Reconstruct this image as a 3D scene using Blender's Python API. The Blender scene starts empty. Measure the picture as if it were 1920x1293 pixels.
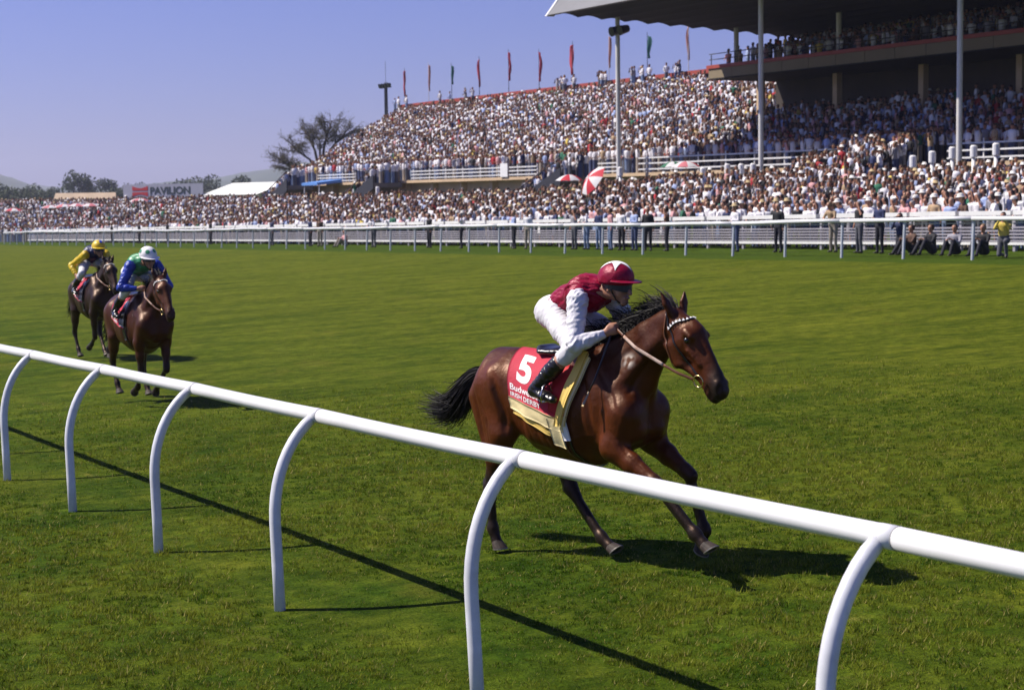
import bpy, math, random
import numpy as np
from mathutils import Matrix, Vector

random.seed(7)
RNG = np.random.default_rng(11)
scene = bpy.context.scene
COL = scene.collection

# ------------------------------------------------------------------ camera
YAW, PITCH, ROLL = 0.53, 0.087, -0.014
F_ = np.array([math.sin(YAW)*math.cos(PITCH), math.cos(YAW)*math.cos(PITCH), -math.sin(PITCH)])
R0 = np.array([math.cos(YAW), -math.sin(YAW), 0.0])
U0 = np.cross(R0, F_)
R_ = math.cos(ROLL)*R0 + math.sin(ROLL)*U0
U_ = -math.sin(ROLL)*R0 + math.cos(ROLL)*U0
CAMP = np.array([0.0, 0.0, 2.5])
cam_data = bpy.data.cameras.new('camera')
cam = bpy.data.objects.new('camera', cam_data)
COL.objects.link(cam)
m = Matrix.Identity(4)
for i in range(3):
    m[i][0], m[i][1], m[i][2], m[i][3] = R_[i], U_[i], -F_[i], CAMP[i]
cam.matrix_world = m
cam_data.sensor_width = 36.0
cam_data.lens = 3200.0/1920.0*36.0
cam_data.clip_start = 0.1
cam_data.clip_end = 30000.0
cam_data.dof.use_dof = True
cam_data.dof.focus_distance = 12.0
cam_data.dof.aperture_fstop = 5.0
scene.camera = cam

def project(P):
    d = np.asarray(P, float) - CAMP
    z = d @ F_
    return 960 + 3200*(d @ R_)/z, 646.5 - 3200*(d @ U_)/z, z

# ------------------------------------------------------------------ world, sun, exposure
SUN_AZ, SUN_K = math.radians(131.0), 0.85          # shadow azimuth (from +Y, clockwise) and length per metre
sun_from = Vector((-math.sin(SUN_AZ)*SUN_K, -math.cos(SUN_AZ)*SUN_K, 1.0)).normalized()
sun_el = math.asin(sun_from.z)
world = bpy.data.worlds.new('World')
scene.world = world
world.use_nodes = True
wn, wl = world.node_tree.nodes, world.node_tree.links
bg = wn['Background']
sky = wn.new('ShaderNodeTexSky')
sky.sky_type = 'NISHITA'
sky.sun_disc = False
sky.sun_elevation = sun_el
sky.sun_rotation = math.atan2(sun_from.x, sun_from.y)
sky.altitude = 100
sky.air_density = 1.0
sky.dust_density = 0.3
sky.ozone_density = 2.0
tint = wn.new('ShaderNodeMix'); tint.data_type = 'RGBA'; tint.blend_type = 'MULTIPLY'
tint.inputs['Factor'].default_value = 1.0
tint.inputs[7].default_value = (0.82, 0.83, 1.70, 1)
wl.new(sky.outputs[0], tint.inputs[6])
wl.new(tint.outputs[2], bg.inputs[0])
bg.inputs[1].default_value = 0.0475
sun_data = bpy.data.lights.new('sun', 'SUN')
sun_data.energy = 5.0
sun_data.angle = math.radians(0.53)
sun_data.color = (1.0, 0.93, 0.83)
sun = bpy.data.objects.new('sun', sun_data)
sun.rotation_euler = sun_from.to_track_quat('Z', 'Y').to_euler()
sun.location = (0, 0, 60)
COL.objects.link(sun)
scene.view_settings.view_transform = 'Standard'
scene.view_settings.look = 'None'
scene.view_settings.exposure = 0.45
scene.view_settings.gamma = 1.0
scene.render.engine = 'CYCLES'
scene.render.resolution_x = 1024
scene.render.resolution_y = 689

# ------------------------------------------------------------------ materials
MAT = {}
def material(name, color, rough=0.6, metal=0.0, var=0.0, var_scale=5.0, bump=0.0, bump_scale=40.0,
             attr=None, obj_attr=None, tint=None, coat=0.0, sheen=0.0, spec=0.5, transl=0.0, stretch=None, color2=None):
    mt = bpy.data.materials.new(name)
    mt.use_nodes = True
    N, L = mt.node_tree.nodes, mt.node_tree.links
    b = N['Principled BSDF']
    b.inputs['Roughness'].default_value = rough
    b.inputs['Metallic'].default_value = metal
    b.inputs['Coat Weight'].default_value = coat
    b.inputs['Coat Roughness'].default_value = 0.25
    b.inputs['Sheen Weight'].default_value = sheen
    b.inputs['Specular IOR Level'].default_value = spec
    if tint: b.inputs['Specular Tint'].default_value = (*tint, 1)
    tc = N.new('ShaderNodeTexCoord')
    mp = N.new('ShaderNodeMapping')
    L.new(tc.outputs['Object'], mp.inputs[0])
    if stretch: mp.inputs['Scale'].default_value = stretch
    src = None
    if attr:
        a = N.new('ShaderNodeAttribute'); a.attribute_name = attr; src = a.outputs['Color']
    elif obj_attr:
        a = N.new('ShaderNodeAttribute'); a.attribute_type = 'OBJECT'; a.attribute_name = obj_attr; src = a.outputs['Color']
    if var > 0 or color2 is not None:
        nz = N.new('ShaderNodeTexNoise'); nz.inputs['Scale'].default_value = var_scale
        nz.inputs['Detail'].default_value = 6; nz.inputs['Roughness'].default_value = 0.62
        L.new(mp.outputs[0], nz.inputs['Vector'])
        mr = N.new('ShaderNodeMapRange')
        mr.inputs['From Min'].default_value = 0.3; mr.inputs['From Max'].default_value = 0.7
        L.new(nz.outputs['Fac'], mr.inputs['Value'])
        mx = N.new('ShaderNodeMix'); mx.data_type = 'RGBA'
        if color2 is not None:
            mx.blend_type = 'MIX'
            L.new(mr.outputs[0], mx.inputs['Factor'])
            if src: L.new(src, mx.inputs[6])
            else: mx.inputs[6].default_value = (*color, 1)
            mx.inputs[7].default_value = (*color2, 1)
        else:
            mx.blend_type = 'MULTIPLY'; mx.inputs['Factor'].default_value = 1.0
            mr.inputs['To Min'].default_value = 1-var; mr.inputs['To Max'].default_value = 1+var*0.5
            if src: L.new(src, mx.inputs[6])
            else: mx.inputs[6].default_value = (*color, 1)
            L.new(mr.outputs[0], mx.inputs[7])
        src = mx.outputs[2]
    if src: L.new(src, b.inputs['Base Color'])
    else: b.inputs['Base Color'].default_value = (*color, 1)
    if bump > 0:
        n2 = N.new('ShaderNodeTexNoise'); n2.inputs['Scale'].default_value = bump_scale
        n2.inputs['Detail'].default_value = 7; n2.inputs['Roughness'].default_value = 0.55
        L.new(mp.outputs[0], n2.inputs['Vector'])
        bp = N.new('ShaderNodeBump'); bp.inputs['Strength'].default_value = bump; bp.inputs['Distance'].default_value = 0.02
        L.new(n2.outputs['Fac'], bp.inputs['Height']); L.new(bp.outputs[0], b.inputs['Normal'])
    if transl > 0:
        tr = N.new('ShaderNodeBsdfTranslucent'); ms = N.new('ShaderNodeMixShader'); ms.inputs[0].default_value = transl
        if src: L.new(src, tr.inputs[0])
        else: tr.inputs[0].default_value = (*color, 1)
        L.new(b.outputs[0], ms.inputs[1]); L.new(tr.outputs[0], ms.inputs[2])
        L.new(ms.outputs[0], N['Material Output'].inputs[0])
    MAT[name] = mt
    return mt

material('rail_plastic', (0.78, 0.78, 0.78), 0.36, var=0.16, var_scale=2.2, coat=0.15, stretch=(1, .35, 1))
material('post_plastic', (0.70, 0.71, 0.74), 0.42, var=0.22, var_scale=5)
material('far_post_plastic', (0.50, 0.53, 0.58), 0.5, var=0.08, var_scale=6)
material('white_paint', (0.78, 0.77, 0.76), 0.5, var=0.1, var_scale=3)
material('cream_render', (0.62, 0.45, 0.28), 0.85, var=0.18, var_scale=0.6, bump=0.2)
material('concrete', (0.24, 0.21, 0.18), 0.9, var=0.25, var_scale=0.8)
material('red_trim', (0.36, 0.06, 0.04), 0.6, var=0.15, var_scale=1.5)
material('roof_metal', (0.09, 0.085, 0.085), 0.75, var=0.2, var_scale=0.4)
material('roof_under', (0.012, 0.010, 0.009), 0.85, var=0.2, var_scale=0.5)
material('fascia_panel', (0.24, 0.19, 0.12), 0.8, var=0.12, var_scale=0.5)
material('fascia_grey', (0.16, 0.16, 0.17), 0.55, var=0.12, var_scale=0.5)
material('pole_paint', (0.70, 0.68, 0.64), 0.45, var=0.12, var_scale=1.2)
material('dark_metal', (0.03, 0.03, 0.035), 0.5, var=0.2, var_scale=4)
material('steel', (0.6, 0.6, 0.58), 0.25, metal=1.0)
material('horseshoe', (0.20, 0.18, 0.16), 0.55, metal=0.6)
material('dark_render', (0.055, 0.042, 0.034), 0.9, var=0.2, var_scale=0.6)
material('brass', (0.75, 0.55, 0.25), 0.25, metal=1.0)
material('crowd_cloth', (0.5, 0.5, 0.5), 0.8, attr='Col')
material('shirt', (0.5, 0.5, 0.5), 0.8, obj_attr='shirt_color', var=0.25, var_scale=9, bump=0.4, bump_scale=14)
material('trousers', (0.1, 0.1, 0.1), 0.85, obj_attr='trouser_color', var=0.25, var_scale=9, bump=0.4, bump_scale=12)
material('person_hair', (0.05, 0.03, 0.02), 0.6, obj_attr='hair_color', var=0.3, var_scale=30)
material('skin', (0.42, 0.20, 0.12), 0.5, var=0.12, var_scale=12)
material('hat_cloth', (0.75, 0.72, 0.66), 0.8, var=0.15, var_scale=12)
material('straw', (0.55, 0.42, 0.22), 0.85, var=0.25, var_scale=40)
material('shoe', (0.03, 0.022, 0.018), 0.4)
material('black_plastic', (0.012, 0.012, 0.014), 0.35)
material('canvas_white', (0.80, 0.80, 0.74), 0.8, var=0.08, var_scale=0.4)
material('canvas_tan', (0.48, 0.36, 0.24), 0.85, var=0.2, var_scale=0.5)
material('sign_board', (0.34, 0.34, 0.42), 0.6, var=0.08, var_scale=0.5)
material('sign_red', (0.42, 0.03, 0.035), 0.6)
material('sign_dark', (0.035, 0.05, 0.06), 0.6)
material('umb_red', (0.62, 0.025, 0.05), 0.7, transl=0.25)
material('umb_white', (0.80, 0.78, 0.78), 0.7, transl=0.25)
material('umb_green', (0.03, 0.18, 0.09), 0.7, transl=0.25)
material('umb_pink', (0.70, 0.22, 0.25), 0.7, transl=0.25)
material('awning_blue', (0.10, 0.25, 0.60), 0.7)
material('flag_red', (0.55, 0.07, 0.10), 0.8, transl=0.3, var=0.15, var_scale=2)
material('flag_peach', (0.60, 0.33, 0.27), 0.8, transl=0.3, var=0.15, var_scale=2)
material('flag_green', (0.04, 0.16, 0.15), 0.8, transl=0.3, var=0.15, var_scale=2)
material('bark', (0.07, 0.05, 0.035), 0.9, var=0.3, var_scale=4)
material('leaf', (0.05, 0.08, 0.025), 0.7, attr='Col', transl=0.25)
material('twig_leaf', (0.10, 0.09, 0.05), 0.8, attr='Col', transl=0.2)
material('hill_field', (0.10, 0.13, 0.05), 0.95, color2=(0.035, 0.055, 0.025), var=0.5, var_scale=0.006)
material('horse_coat', (0.15, 0.05, 0.02), 0.42, attr='Col', var=0.28, var_scale=11, tint=(1.0, 0.62, 0.42), spec=0.42, bump=0.28, bump_scale=24)
material('horse_hair', (0.008, 0.006, 0.006), 0.6, attr='Col', spec=0.2)
material('hoof_horn', (0.050, 0.036, 0.028), 0.65, var=0.6, var_scale=30, spec=0.25)
material('eye_glass', (0.006, 0.004, 0.004), 0.05, coat=1.0)
material('leather_black', (0.010, 0.008, 0.008), 0.28, var=0.3, var_scale=20, coat=0.3, bump=0.2, bump_scale=30)
material('leather_brown', (0.14, 0.05, 0.02), 0.4, var=0.3, var_scale=20)
material('rein_rubber', (0.62, 0.52, 0.44), 0.7, color2=(0.30, 0.12, 0.06), var=0.5, var_scale=14)
material('cloth_red', (0.50, 0.016, 0.045), 0.75, var=0.15, var_scale=8, bump=0.25, bump_scale=60)
material('cloth_red_bright', (0.50, 0.012, 0.012), 0.75, var=0.15, var_scale=8)
material('cloth_cream', (0.85, 0.70, 0.36), 0.8, var=0.08, var_scale=8, bump=0.15, bump_scale=40)
material('cloth_yellow', (0.85, 0.58, 0.14), 0.8, var=0.10, var_scale=8, bump=0.15, bump_scale=30)
material('cloth_white', (0.82, 0.80, 0.80), 0.7, var=0.06, var_scale=10)
material('print_white', (0.80, 0.78, 0.76), 0.7)
material('silk_maroon', (0.26, 0.004, 0.028), 0.40, var=0.3, var_scale=9, bump=0.35, bump_scale=30, tint=(1.0, 0.45, 0.55))
material('silk_yellow', (0.75, 0.52, 0.02), 0.4, var=0.15, var_scale=9, bump=0.3, bump_scale=12)
material('silk_blue', (0.02, 0.05, 0.38), 0.4, var=0.2, var_scale=9, bump=0.3, bump_scale=12)
material('silk_green', (0.05, 0.30, 0.13), 0.4, var=0.2, var_scale=9, bump=0.3, bump_scale=12)
material('silk_navy', (0.01, 0.015, 0.09), 0.4, var=0.2, var_scale=9)
material('breech_white', (0.68, 0.66, 0.68), 0.6, var=0.06, var_scale=10, bump=0.3, bump_scale=14)
material('sleeve_white', (0.70, 0.68, 0.72), 0.5, var=0.06, var_scale=10, bump=0.35, bump_scale=14)
material('slate_blue', (0.10, 0.11, 0.20), 0.6, var=0.1, var_scale=10)

# grass sheet: fine blades, clumps, worn yellow patches, darker verge
def grass_material():
    mt = bpy.data.materials.new('grass_sheet'); mt.use_nodes = True
    N, L = mt.node_tree.nodes, mt.node_tree.links
    b = N['Principled BSDF']; b.inputs['Roughness'].default_value = 0.9; b.inputs['Specular IOR Level'].default_value = 0.04
    g = N.new('ShaderNodeNewGeometry')
    def noise(scale, detail=5, rough=0.6, sc=(1, 1, 1), rz=0.0):
        mp = N.new('ShaderNodeMapping'); mp.inputs['Scale'].default_value = sc; mp.inputs['Rotation'].default_value = (0, 0, rz)
        L.new(g.outputs['Position'], mp.inputs[0])
        n = N.new('ShaderNodeTexNoise'); n.inputs['Scale'].default_value = scale; n.inputs['Detail'].default_value = detail
        n.inputs['Roughness'].default_value = rough
        L.new(mp.outputs[0], n.inputs['Vector']); return n.outputs['Fac']
    def ramp(fac, lo, hi):
        r = N.new('ShaderNodeMapRange'); r.inputs['From Min'].default_value = lo; r.inputs['From Max'].default_value = hi
        L.new(fac, r.inputs['Value']); return r.outputs[0]
    def mix(fac, c1, c2, mode='MIX'):
        x = N.new('ShaderNodeMix'); x.data_type = 'RGBA'; x.blend_type = mode
        if isinstance(fac, float): x.inputs['Factor'].default_value = fac
        else: L.new(fac, x.inputs['Factor'])
        for idx, c in ((6, c1), (7, c2)):
            if isinstance(c, tuple): x.inputs[idx].default_value = (*c, 1)
            else: L.new(c, x.inputs[idx])
        return x.outputs[2]
    big = ramp(noise(0.16, 4, 0.55), 0.36, 0.66)
    mid = ramp(noise(1.3, 5, 0.65, (1, 0.55, 1), 0.5), 0.36, 0.66)
    clump = ramp(noise(7.0, 4, 0.7, (1, 0.6, 1), 0.5), 0.34, 0.68)
    fine = ramp(noise(55.0, 3, 0.7), 0.3, 0.7)
    base = mix(mid, (0.037, 0.080, 0.004), (0.112, 0.134, 0.010))
    base = mix(big, base, mix(clump, (0.118, 0.132, 0.011), (0.058, 0.100, 0.005)))
    base = mix(clump, mix(0.45, base, (0.022, 0.052, 0.004)), base)
    dry = ramp(noise(2.6, 5, 0.7, (1, 0.5, 1), 0.5), 0.60, 0.75)
    dry2 = N.new('ShaderNodeMath'); dry2.operation = 'MULTIPLY'; L.new(dry, dry2.inputs[0]); dry2.inputs[1].default_value = 0.6
    base = mix(dry2.outputs[0], base, (0.165, 0.142, 0.036))
    # the track is walked and drier further out; lush near the inside rail; verge under the far rail
    sp = N.new('ShaderNodeSeparateXYZ'); L.new(g.outputs['Position'], sp.inputs[0])
    far = ramp(sp.outputs['X'], 6.0, 18.0)
    base = mix(far, base, mix(0.5, base, (0.108, 0.120, 0.009)))
    streak = ramp(noise(0.9, 6, 0.7, (0.35, 1.3, 1), 0.5), 0.32, 0.70)
    base = mix(1.0, base, mix(streak, (0.62, 0.74, 0.55), (1.55, 1.42, 1.65)), 'MULTIPLY')
    fleck = ramp(noise(4.5, 6, 0.78, (0.7, 1.1, 1), 0.5), 0.36, 0.64)
    base = mix(1.0, base, mix(fleck, (0.56, 0.66, 0.50), (1.55, 1.42, 1.60)), 'MULTIPLY')
    worn = ramp(noise(0.5, 5, 0.7, (1, 0.6, 1), 1.1), 0.60, 0.78)
    wm = N.new('ShaderNodeMath'); wm.operation = 'MULTIPLY'; L.new(worn, wm.inputs[0]); wm.inputs[1].default_value = 0.6
    base = mix(wm.outputs[0], base, (0.175, 0.140, 0.026))
    # worn brown streak on the course
    dk = mix(fine, (0.45, 0.50, 0.36), (1.42, 1.38, 1.25))
    base = mix(1.0, base, dk, 'MULTIPLY')
    # verge strip: x - 0.045*y between
    vm = N.new('ShaderNodeMath'); vm.operation = 'MULTIPLY_ADD'; L.new(sp.outputs['Y'], vm.inputs[0]); vm.inputs[1].default_value = -0.045
    L.new(sp.outputs['X'], vm.inputs[2])
    verge = ramp(vm.outputs[0], 33.2, 33.7)
    base = mix(verge, base, mix(clump, (0.036, 0.068, 0.005), (0.070, 0.105, 0.009)))
    L.new(base, b.inputs['Base Color'])
    h1 = noise(90.0, 3, 0.7); h2 = noise(9.0, 4, 0.6)
    ad = N.new('ShaderNodeMath'); ad.operation = 'MULTIPLY_ADD'; L.new(h2, ad.inputs[0]); ad.inputs[1].default_value = 2.0; L.new(h1, ad.inputs[2])
    bp = N.new('ShaderNodeBump'); bp.inputs['Strength'].default_value = 0.8; bp.inputs['Distance'].default_value = 0.03
    L.new(ad.outputs[0], bp.inputs['Height']); L.new(bp.outputs[0], b.inputs['Normal'])
    MAT['grass_sheet'] = mt
grass_material()
material('grass_blade', (0.06, 0.11, 0.015), 0.6, attr='Col', transl=0.45, spec=0.08)

# ------------------------------------------------------------------ mesh helpers
def mesh_from(name, V, Fc, mats, parent=None, smooth=False, midx=None, cols=None, link=True):
    V = np.asarray(V, dtype=np.float32).reshape(-1, 3)
    me = bpy.data.meshes.new(name)
    if isinstance(Fc, np.ndarray):
        n, k = Fc.shape
        me.vertices.add(len(V)); me.vertices.foreach_set('co', V.ravel())
        me.loops.add(n*k); me.loops.foreach_set('vertex_index', Fc.astype(np.int32).ravel())
        me.polygons.add(n)
        me.polygons.foreach_set('loop_start', np.arange(0, n*k, k, dtype=np.int32))
        me.polygons.foreach_set('loop_total', np.full(n, k, dtype=np.int32))
        me.update(calc_edges=True)
    else:
        me.from_pydata([tuple(v) for v in V], [], [tuple(f) for f in Fc])
        me.update()
    if not isinstance(mats, (list, tuple)): mats = [mats]
    for q in mats: me.materials.append(MAT[q] if isinstance(q, str) else q)
    if midx is not None: me.polygons.foreach_set('material_index', np.asarray(midx, dtype=np.int32))
    if cols is not None:
        at = me.color_attributes.new('Col', 'FLOAT_COLOR', 'POINT')
        c4 = np.ones((len(V), 4), dtype=np.float32); c4[:, :3] = cols
        at.data.foreach_set('color', c4.ravel())
    if smooth: me.polygons.foreach_set('use_smooth', np.ones(len(me.polygons), dtype=bool))
    if not link: return me
    return link_mesh(name, me, parent)

def link_mesh(name, me, parent=None):
    o = bpy.data.objects.new(name, me); COL.objects.link(o)
    if parent is not None: o.parent = parent
    return o

def tag(o, label=None, cat=None, group=None, kind=None):
    if label: o['label'] = label
    if cat: o['category'] = cat
    if group: o['group'] = group
    if kind: o['kind'] = kind
    return o

def thing(name, label, cat, loc=(0, 0, 0), rotz=0.0, group=None):
    o = bpy.data.objects.new(name, None); COL.objects.link(o)
    o.location = loc; o.rotation_euler = (0, 0, rotz); o.empty_display_size = 0.2
    return tag(o, label, cat, group)

class MB:
    def __init__(s): s.V = []; s.F = []
    def add(s, V, Fc):
        n = len(s.V); s.V.extend([tuple(v) for v in V]); s.F.extend([tuple(i+n for i in f) for f in Fc]); return s
    def box(s, x0, x1, y0, y1, z0, z1):
        V = [(x0,y0,z0),(x1,y0,z0),(x1,y1,z0),(x0,y1,z0),(x0,y0,z1),(x1,y0,z1),(x1,y1,z1),(x0,y1,z1)]
        return s.add(V, [(0,3,2,1),(4,5,6,7),(0,1,5,4),(1,2,6,5),(2,3,7,6),(3,0,4,7)])
    def hexa(s, V): 
        return s.add(V, [(0,3,2,1),(4,5,6,7),(0,1,5,4),(1,2,6,5),(2,3,7,6),(3,0,4,7)])
    def tube(s, pts, rad, n=10, cap=True, flat=None, up=None):
        """tube along a polyline; rad scalar or list; flat=(ru,rv) ellipse scale"""
        P = [Vector(p) for p in pts]; N = len(P); base = len(s.V)
        prev = None
        for i, p in enumerate(P):
            d = (P[min(i+1, N-1)] - P[max(i-1, 0)])
            if d.length < 1e-9: d = Vector((0, 0, 1))
            d.normalize()
            if up is not None: ref = Vector(up[i]) if isinstance(up, list) else Vector(up)
            elif prev is None: ref = Vector((0, 0, 1)) if abs(d.z) < 0.9 else Vector((1, 0, 0))
            else: ref = prev
            a = d.cross(ref)
            if a.length < 1e-6: a = d.orthogonal()
            a.normalize(); bb = a.cross(d).normalized(); prev = bb
            r = rad[i] if hasattr(rad, '__len__') else rad
            fu, fv = flat if flat else (1, 1)
            for k in range(n):
                t = 2*math.pi*k/n
                s.V.append(tuple(p + a*(math.cos(t)*r*fu) + bb*(math.sin(t)*r*fv)))
        for i in range(N-1):
            for k in range(n):
                k2 = (k+1) % n
                s.F.append((base+i*n+k, base+(i+1)*n+k, base+(i+1)*n+k2, base+i*n+k2))
        if cap:
            s.F.append(tuple(base+k for k in range(n)))
            s.F.append(tuple(base+(N-1)*n+k for k in reversed(range(n))))
        return s
    def build(s, name, mat, parent=None, smooth=False):
        return mesh_from(name, s.V, s.F, mat, parent, smooth)

def copy_tree(o, parent=None):
    c = o.copy(); COL.objects.link(c); c.parent = parent
    for ch in o.children: copy_tree(ch, c)
    return c

# ------------------------------------------------------------------ implicit surfaces (for bodies)
class Body:
    """smooth union of elliptic cones, polygonised with surface nets"""
    def __init__(s): s.P = []
    def ec(s, a, b, ra, rb=None, k=0.03, tag=0, lat=(0, 1, 0), cap=1.0, sub=False):
        if rb is None: rb = ra
        if not hasattr(ra, '__len__'): ra = (ra, ra)
        if not hasattr(rb, '__len__'): rb = (rb, rb)
        s.P.append((np.array(a, float), np.array(b, float), np.array(ra, float), np.array(rb, float), k, tag, np.array(lat, float), cap, sub))
        return s
    def chain(s, pts, rads, k=0.03, tag=0, lat=(0, 1, 0)):
        for i in range(len(pts)-1): s.ec(pts[i], pts[i+1], rads[i], rads[i+1], k, tag, lat)
        return s
    def mirror(s, fn):
        for sg in (-1, 1): fn(sg)
    @staticmethod
    def dist(prim, X):
        a, b, ra, rb, k, tg, lat, cap, sub = prim
        ab = b-a; L = np.linalg.norm(ab)
        w = ab/L if L > 1e-6 else np.array([1.0, 0, 0])
        l = lat - (lat @ w)*w
        if np.linalg.norm(l) < 1e-4:
            l = np.array([0, 0, 1.0]) - w[2]*w
            if np.linalg.norm(l) < 1e-4: l = np.array([1.0, 0, 0]) - w[0]*w
        l /= np.linalg.norm(l); v = np.cross(w, l)
        rel = X-a
        sd = rel @ w
        t = np.clip(sd/max(L, 1e-6), 0, 1); ov = sd-t*L
        ru = ra[0]+(rb[0]-ra[0])*t; rv = ra[1]+(rb[1]-ra[1])*t; rw = np.minimum(ru, rv)*cap
        u = rel @ l; vv = rel @ v
        k0 = np.sqrt((u/ru)**2+(vv/rv)**2+(ov/rw)**2)+1e-9
        k1 = np.sqrt((u/ru**2)**2+(vv/rv**2)**2+(ov/rw**2)**2)+1e-9
        return k0*(k0-1)/k1
    def grid(s, vox, off=0.0):
        lo = np.min([np.minimum(p[0]-p[2].max()*max(1, p[7]), p[1]-p[3].max()*max(1, p[7])) for p in s.P if not p[8]], axis=0)-0.03-off
        hi = np.max([np.maximum(p[0]+p[2].max()*max(1, p[7]), p[1]+p[3].max()*max(1, p[7])) for p in s.P if not p[8]], axis=0)+0.03+off
        n = np.ceil((hi-lo)/vox).astype(int)+2
        ax = [lo[i]+vox*np.arange(n[i]) for i in range(3)]
        D = np.full(n, 0.25, dtype=np.float32)
        for p in s.P:
            k = p[4]; pad = k+4*vox+off
            rm = max(p[2].max(), p[3].max())*max(1, p[7])
            l0 = np.minimum(p[0]-p[2].max()*max(1, p[7]), p[1]-p[3].max()*max(1, p[7]))-pad
            h0 = np.maximum(p[0]+p[2].max()*max(1, p[7]), p[1]+p[3].max()*max(1, p[7]))+pad
            i0 = np.clip(((l0-lo)/vox).astype(int), 0, n-1); i1 = np.clip(((h0-lo)/vox).astype(int)+2, 1, n)
            if np.any(i1 <= i0): continue
            sl = tuple(slice(i0[i], i1[i]) for i in range(3))
            X = np.stack(np.meshgrid(ax[0][sl[0]], ax[1][sl[1]], ax[2][sl[2]], indexing='ij'), -1)
            d = Body.dist(p, X).astype(np.float32)
            A = D[sl]
            if p[8]:
                h = np.maximum(k-np.abs(A+d), 0)/k
                D[sl] = np.maximum(A, -d)+h*h*k*0.25
            else:
                h = np.maximum(k-np.abs(A-d), 0)/k
                D[sl] = np.minimum(A, d)-h*h*k*0.25
        s.D, s.lo, s.vox = D-off, lo, vox
        return s
    def sample(s, X):
        X = np.asarray(X, float); g = (X-s.lo)/s.vox
        n = np.array(s.D.shape)
        i = np.clip(np.floor(g).astype(int), 0, n-2); f = np.clip(g-i, 0, 1)
        r = 0
        for dx in (0, 1):
            for dy in (0, 1):
                for dz in (0, 1):
                    w = (f[..., 0] if dx else 1-f[..., 0])*(f[..., 1] if dy else 1-f[..., 1])*(f[..., 2] if dz else 1-f[..., 2])
                    r = r+w*s.D[i[..., 0]+dx, i[..., 1]+dy, i[..., 2]+dz]
        return r
    def grad(s, X):
        e = s.vox
        g = np.stack([s.sample(X+np.eye(3)[i]*e)-s.sample(X-np.eye(3)[i]*e) for i in range(3)], -1)
        return g/(np.linalg.norm(g, axis=-1, keepdims=True)+1e-9)
    def snap(s, X, off=0.004, it=12):
        X = np.array(X, float)
        for _ in range(it):
            X = X-(s.sample(X)-off)[..., None]*s.grad(X)*0.8
        return X, s.grad(X)
    def nets(s):
        D = s.D; ins = D < 0
        nx, ny, nz = D.shape
        cnt = np.zeros((nx-1, ny-1, nz-1), dtype=np.int8)
        for dx in (0, 1):
            for dy in (0, 1):
                for dz in (0, 1): cnt += ins[dx:nx-1+dx, dy:ny-1+dy, dz:nz-1+dz]
        act = np.argwhere((cnt > 0) & (cnt < 8))
        cid = np.full(cnt.shape, -1, dtype=np.int64)
        cid[act[:, 0], act[:, 1], act[:, 2]] = np.arange(len(act))
        acc = np.zeros((len(act), 3)); num = np.zeros(len(act))
        cor = [(0,0,0),(1,0,0),(0,1,0),(1,1,0),(0,0,1),(1,0,1),(0,1,1),(1,1,1)]
        val = [D[act[:, 0]+c[0], act[:, 1]+c[1], act[:, 2]+c[2]] for c in cor]
        for i in range(8):
            for j in range(i+1, 8):
                if sum(abs(cor[i][q]-cor[j][q]) for q in range(3)) != 1: continue
                mk = (val[i] < 0) != (val[j] < 0)
                t = val[i]/(val[i]-val[j]+1e-12)
                pt = np.array(cor[i])[None]+t[:, None]*(np.array(cor[j])-np.array(cor[i]))[None]
                acc[mk] += pt[mk]; num[mk] += 1
        V = s.lo+(act+acc/num[:, None])*s.vox
        Q = []
        for axn in range(3):
            o1, o2 = (axn+1) % 3, (axn+2) % 3
            sa = [slice(None)]*3; sb = [slice(None)]*3
            sa[axn] = slice(0, -1); sb[axn] = slice(1, None)
            ch = ins[tuple(sa)] != ins[tuple(sb)]
            E = np.argwhere(ch)
            E = E[(E[:, o1] > 0) & (E[:, o2] > 0) & (E[:, o1] < D.shape[o1]-1) & (E[:, o2] < D.shape[o2]-1)]
            pos = ins[E[:, 0], E[:, 1], E[:, 2]]
            q = []
            for (p1, p2) in ((-1, -1), (0, -1), (0, 0), (-1, 0)):
                C = E.copy(); C[:, o1] += p1; C[:, o2] += p2
                q.append(cid[C[:, 0], C[:, 1], C[:, 2]])
            q = np.stack(q, 1)
            q[~pos] = q[~pos][:, ::-1]
            Q.append(q)
        Q = np.concatenate(Q); Q = Q[(Q >= 0).all(1)]
        return V, Q
    def tags(s, V, n):
        T = np.full((len(V), n), 9.0)
        for p in s.P:
            if p[8]: continue
            T[:, p[5]] = np.minimum(T[:, p[5]], Body.dist(p, V))
        return T

def laplace(V, Q, it=1, lam=0.5):
    e = np.concatenate([Q[:, [0, 1]], Q[:, [1, 2]], Q[:, [2, 3]], Q[:, [3, 0]]])
    for _ in range(it):
        acc = np.zeros_like(V); num = np.zeros(len(V))
        for a, b in ((0, 1), (1, 0)):
            np.add.at(acc, e[:, a], V[e[:, b]]); np.add.at(num, e[:, a], 1)
        V = V+lam*(acc/np.maximum(num, 1)[:, None]-V)
    return V

def wave(V, seed, scale, n=9, axis=None):
    r = np.random.default_rng(seed); o = np.zeros(len(V))
    for i in range(n):
        k = r.normal(size=3)
        if axis is not None: k = k*.28+np.array(axis, float)*np.sign(r.normal())
        k = np.array(k); k = k/np.linalg.norm(k)*scale*(0.6+1.2*r.random())
        o += np.sin(V @ k+r.random()*6.28)
    return o/n**0.5

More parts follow.
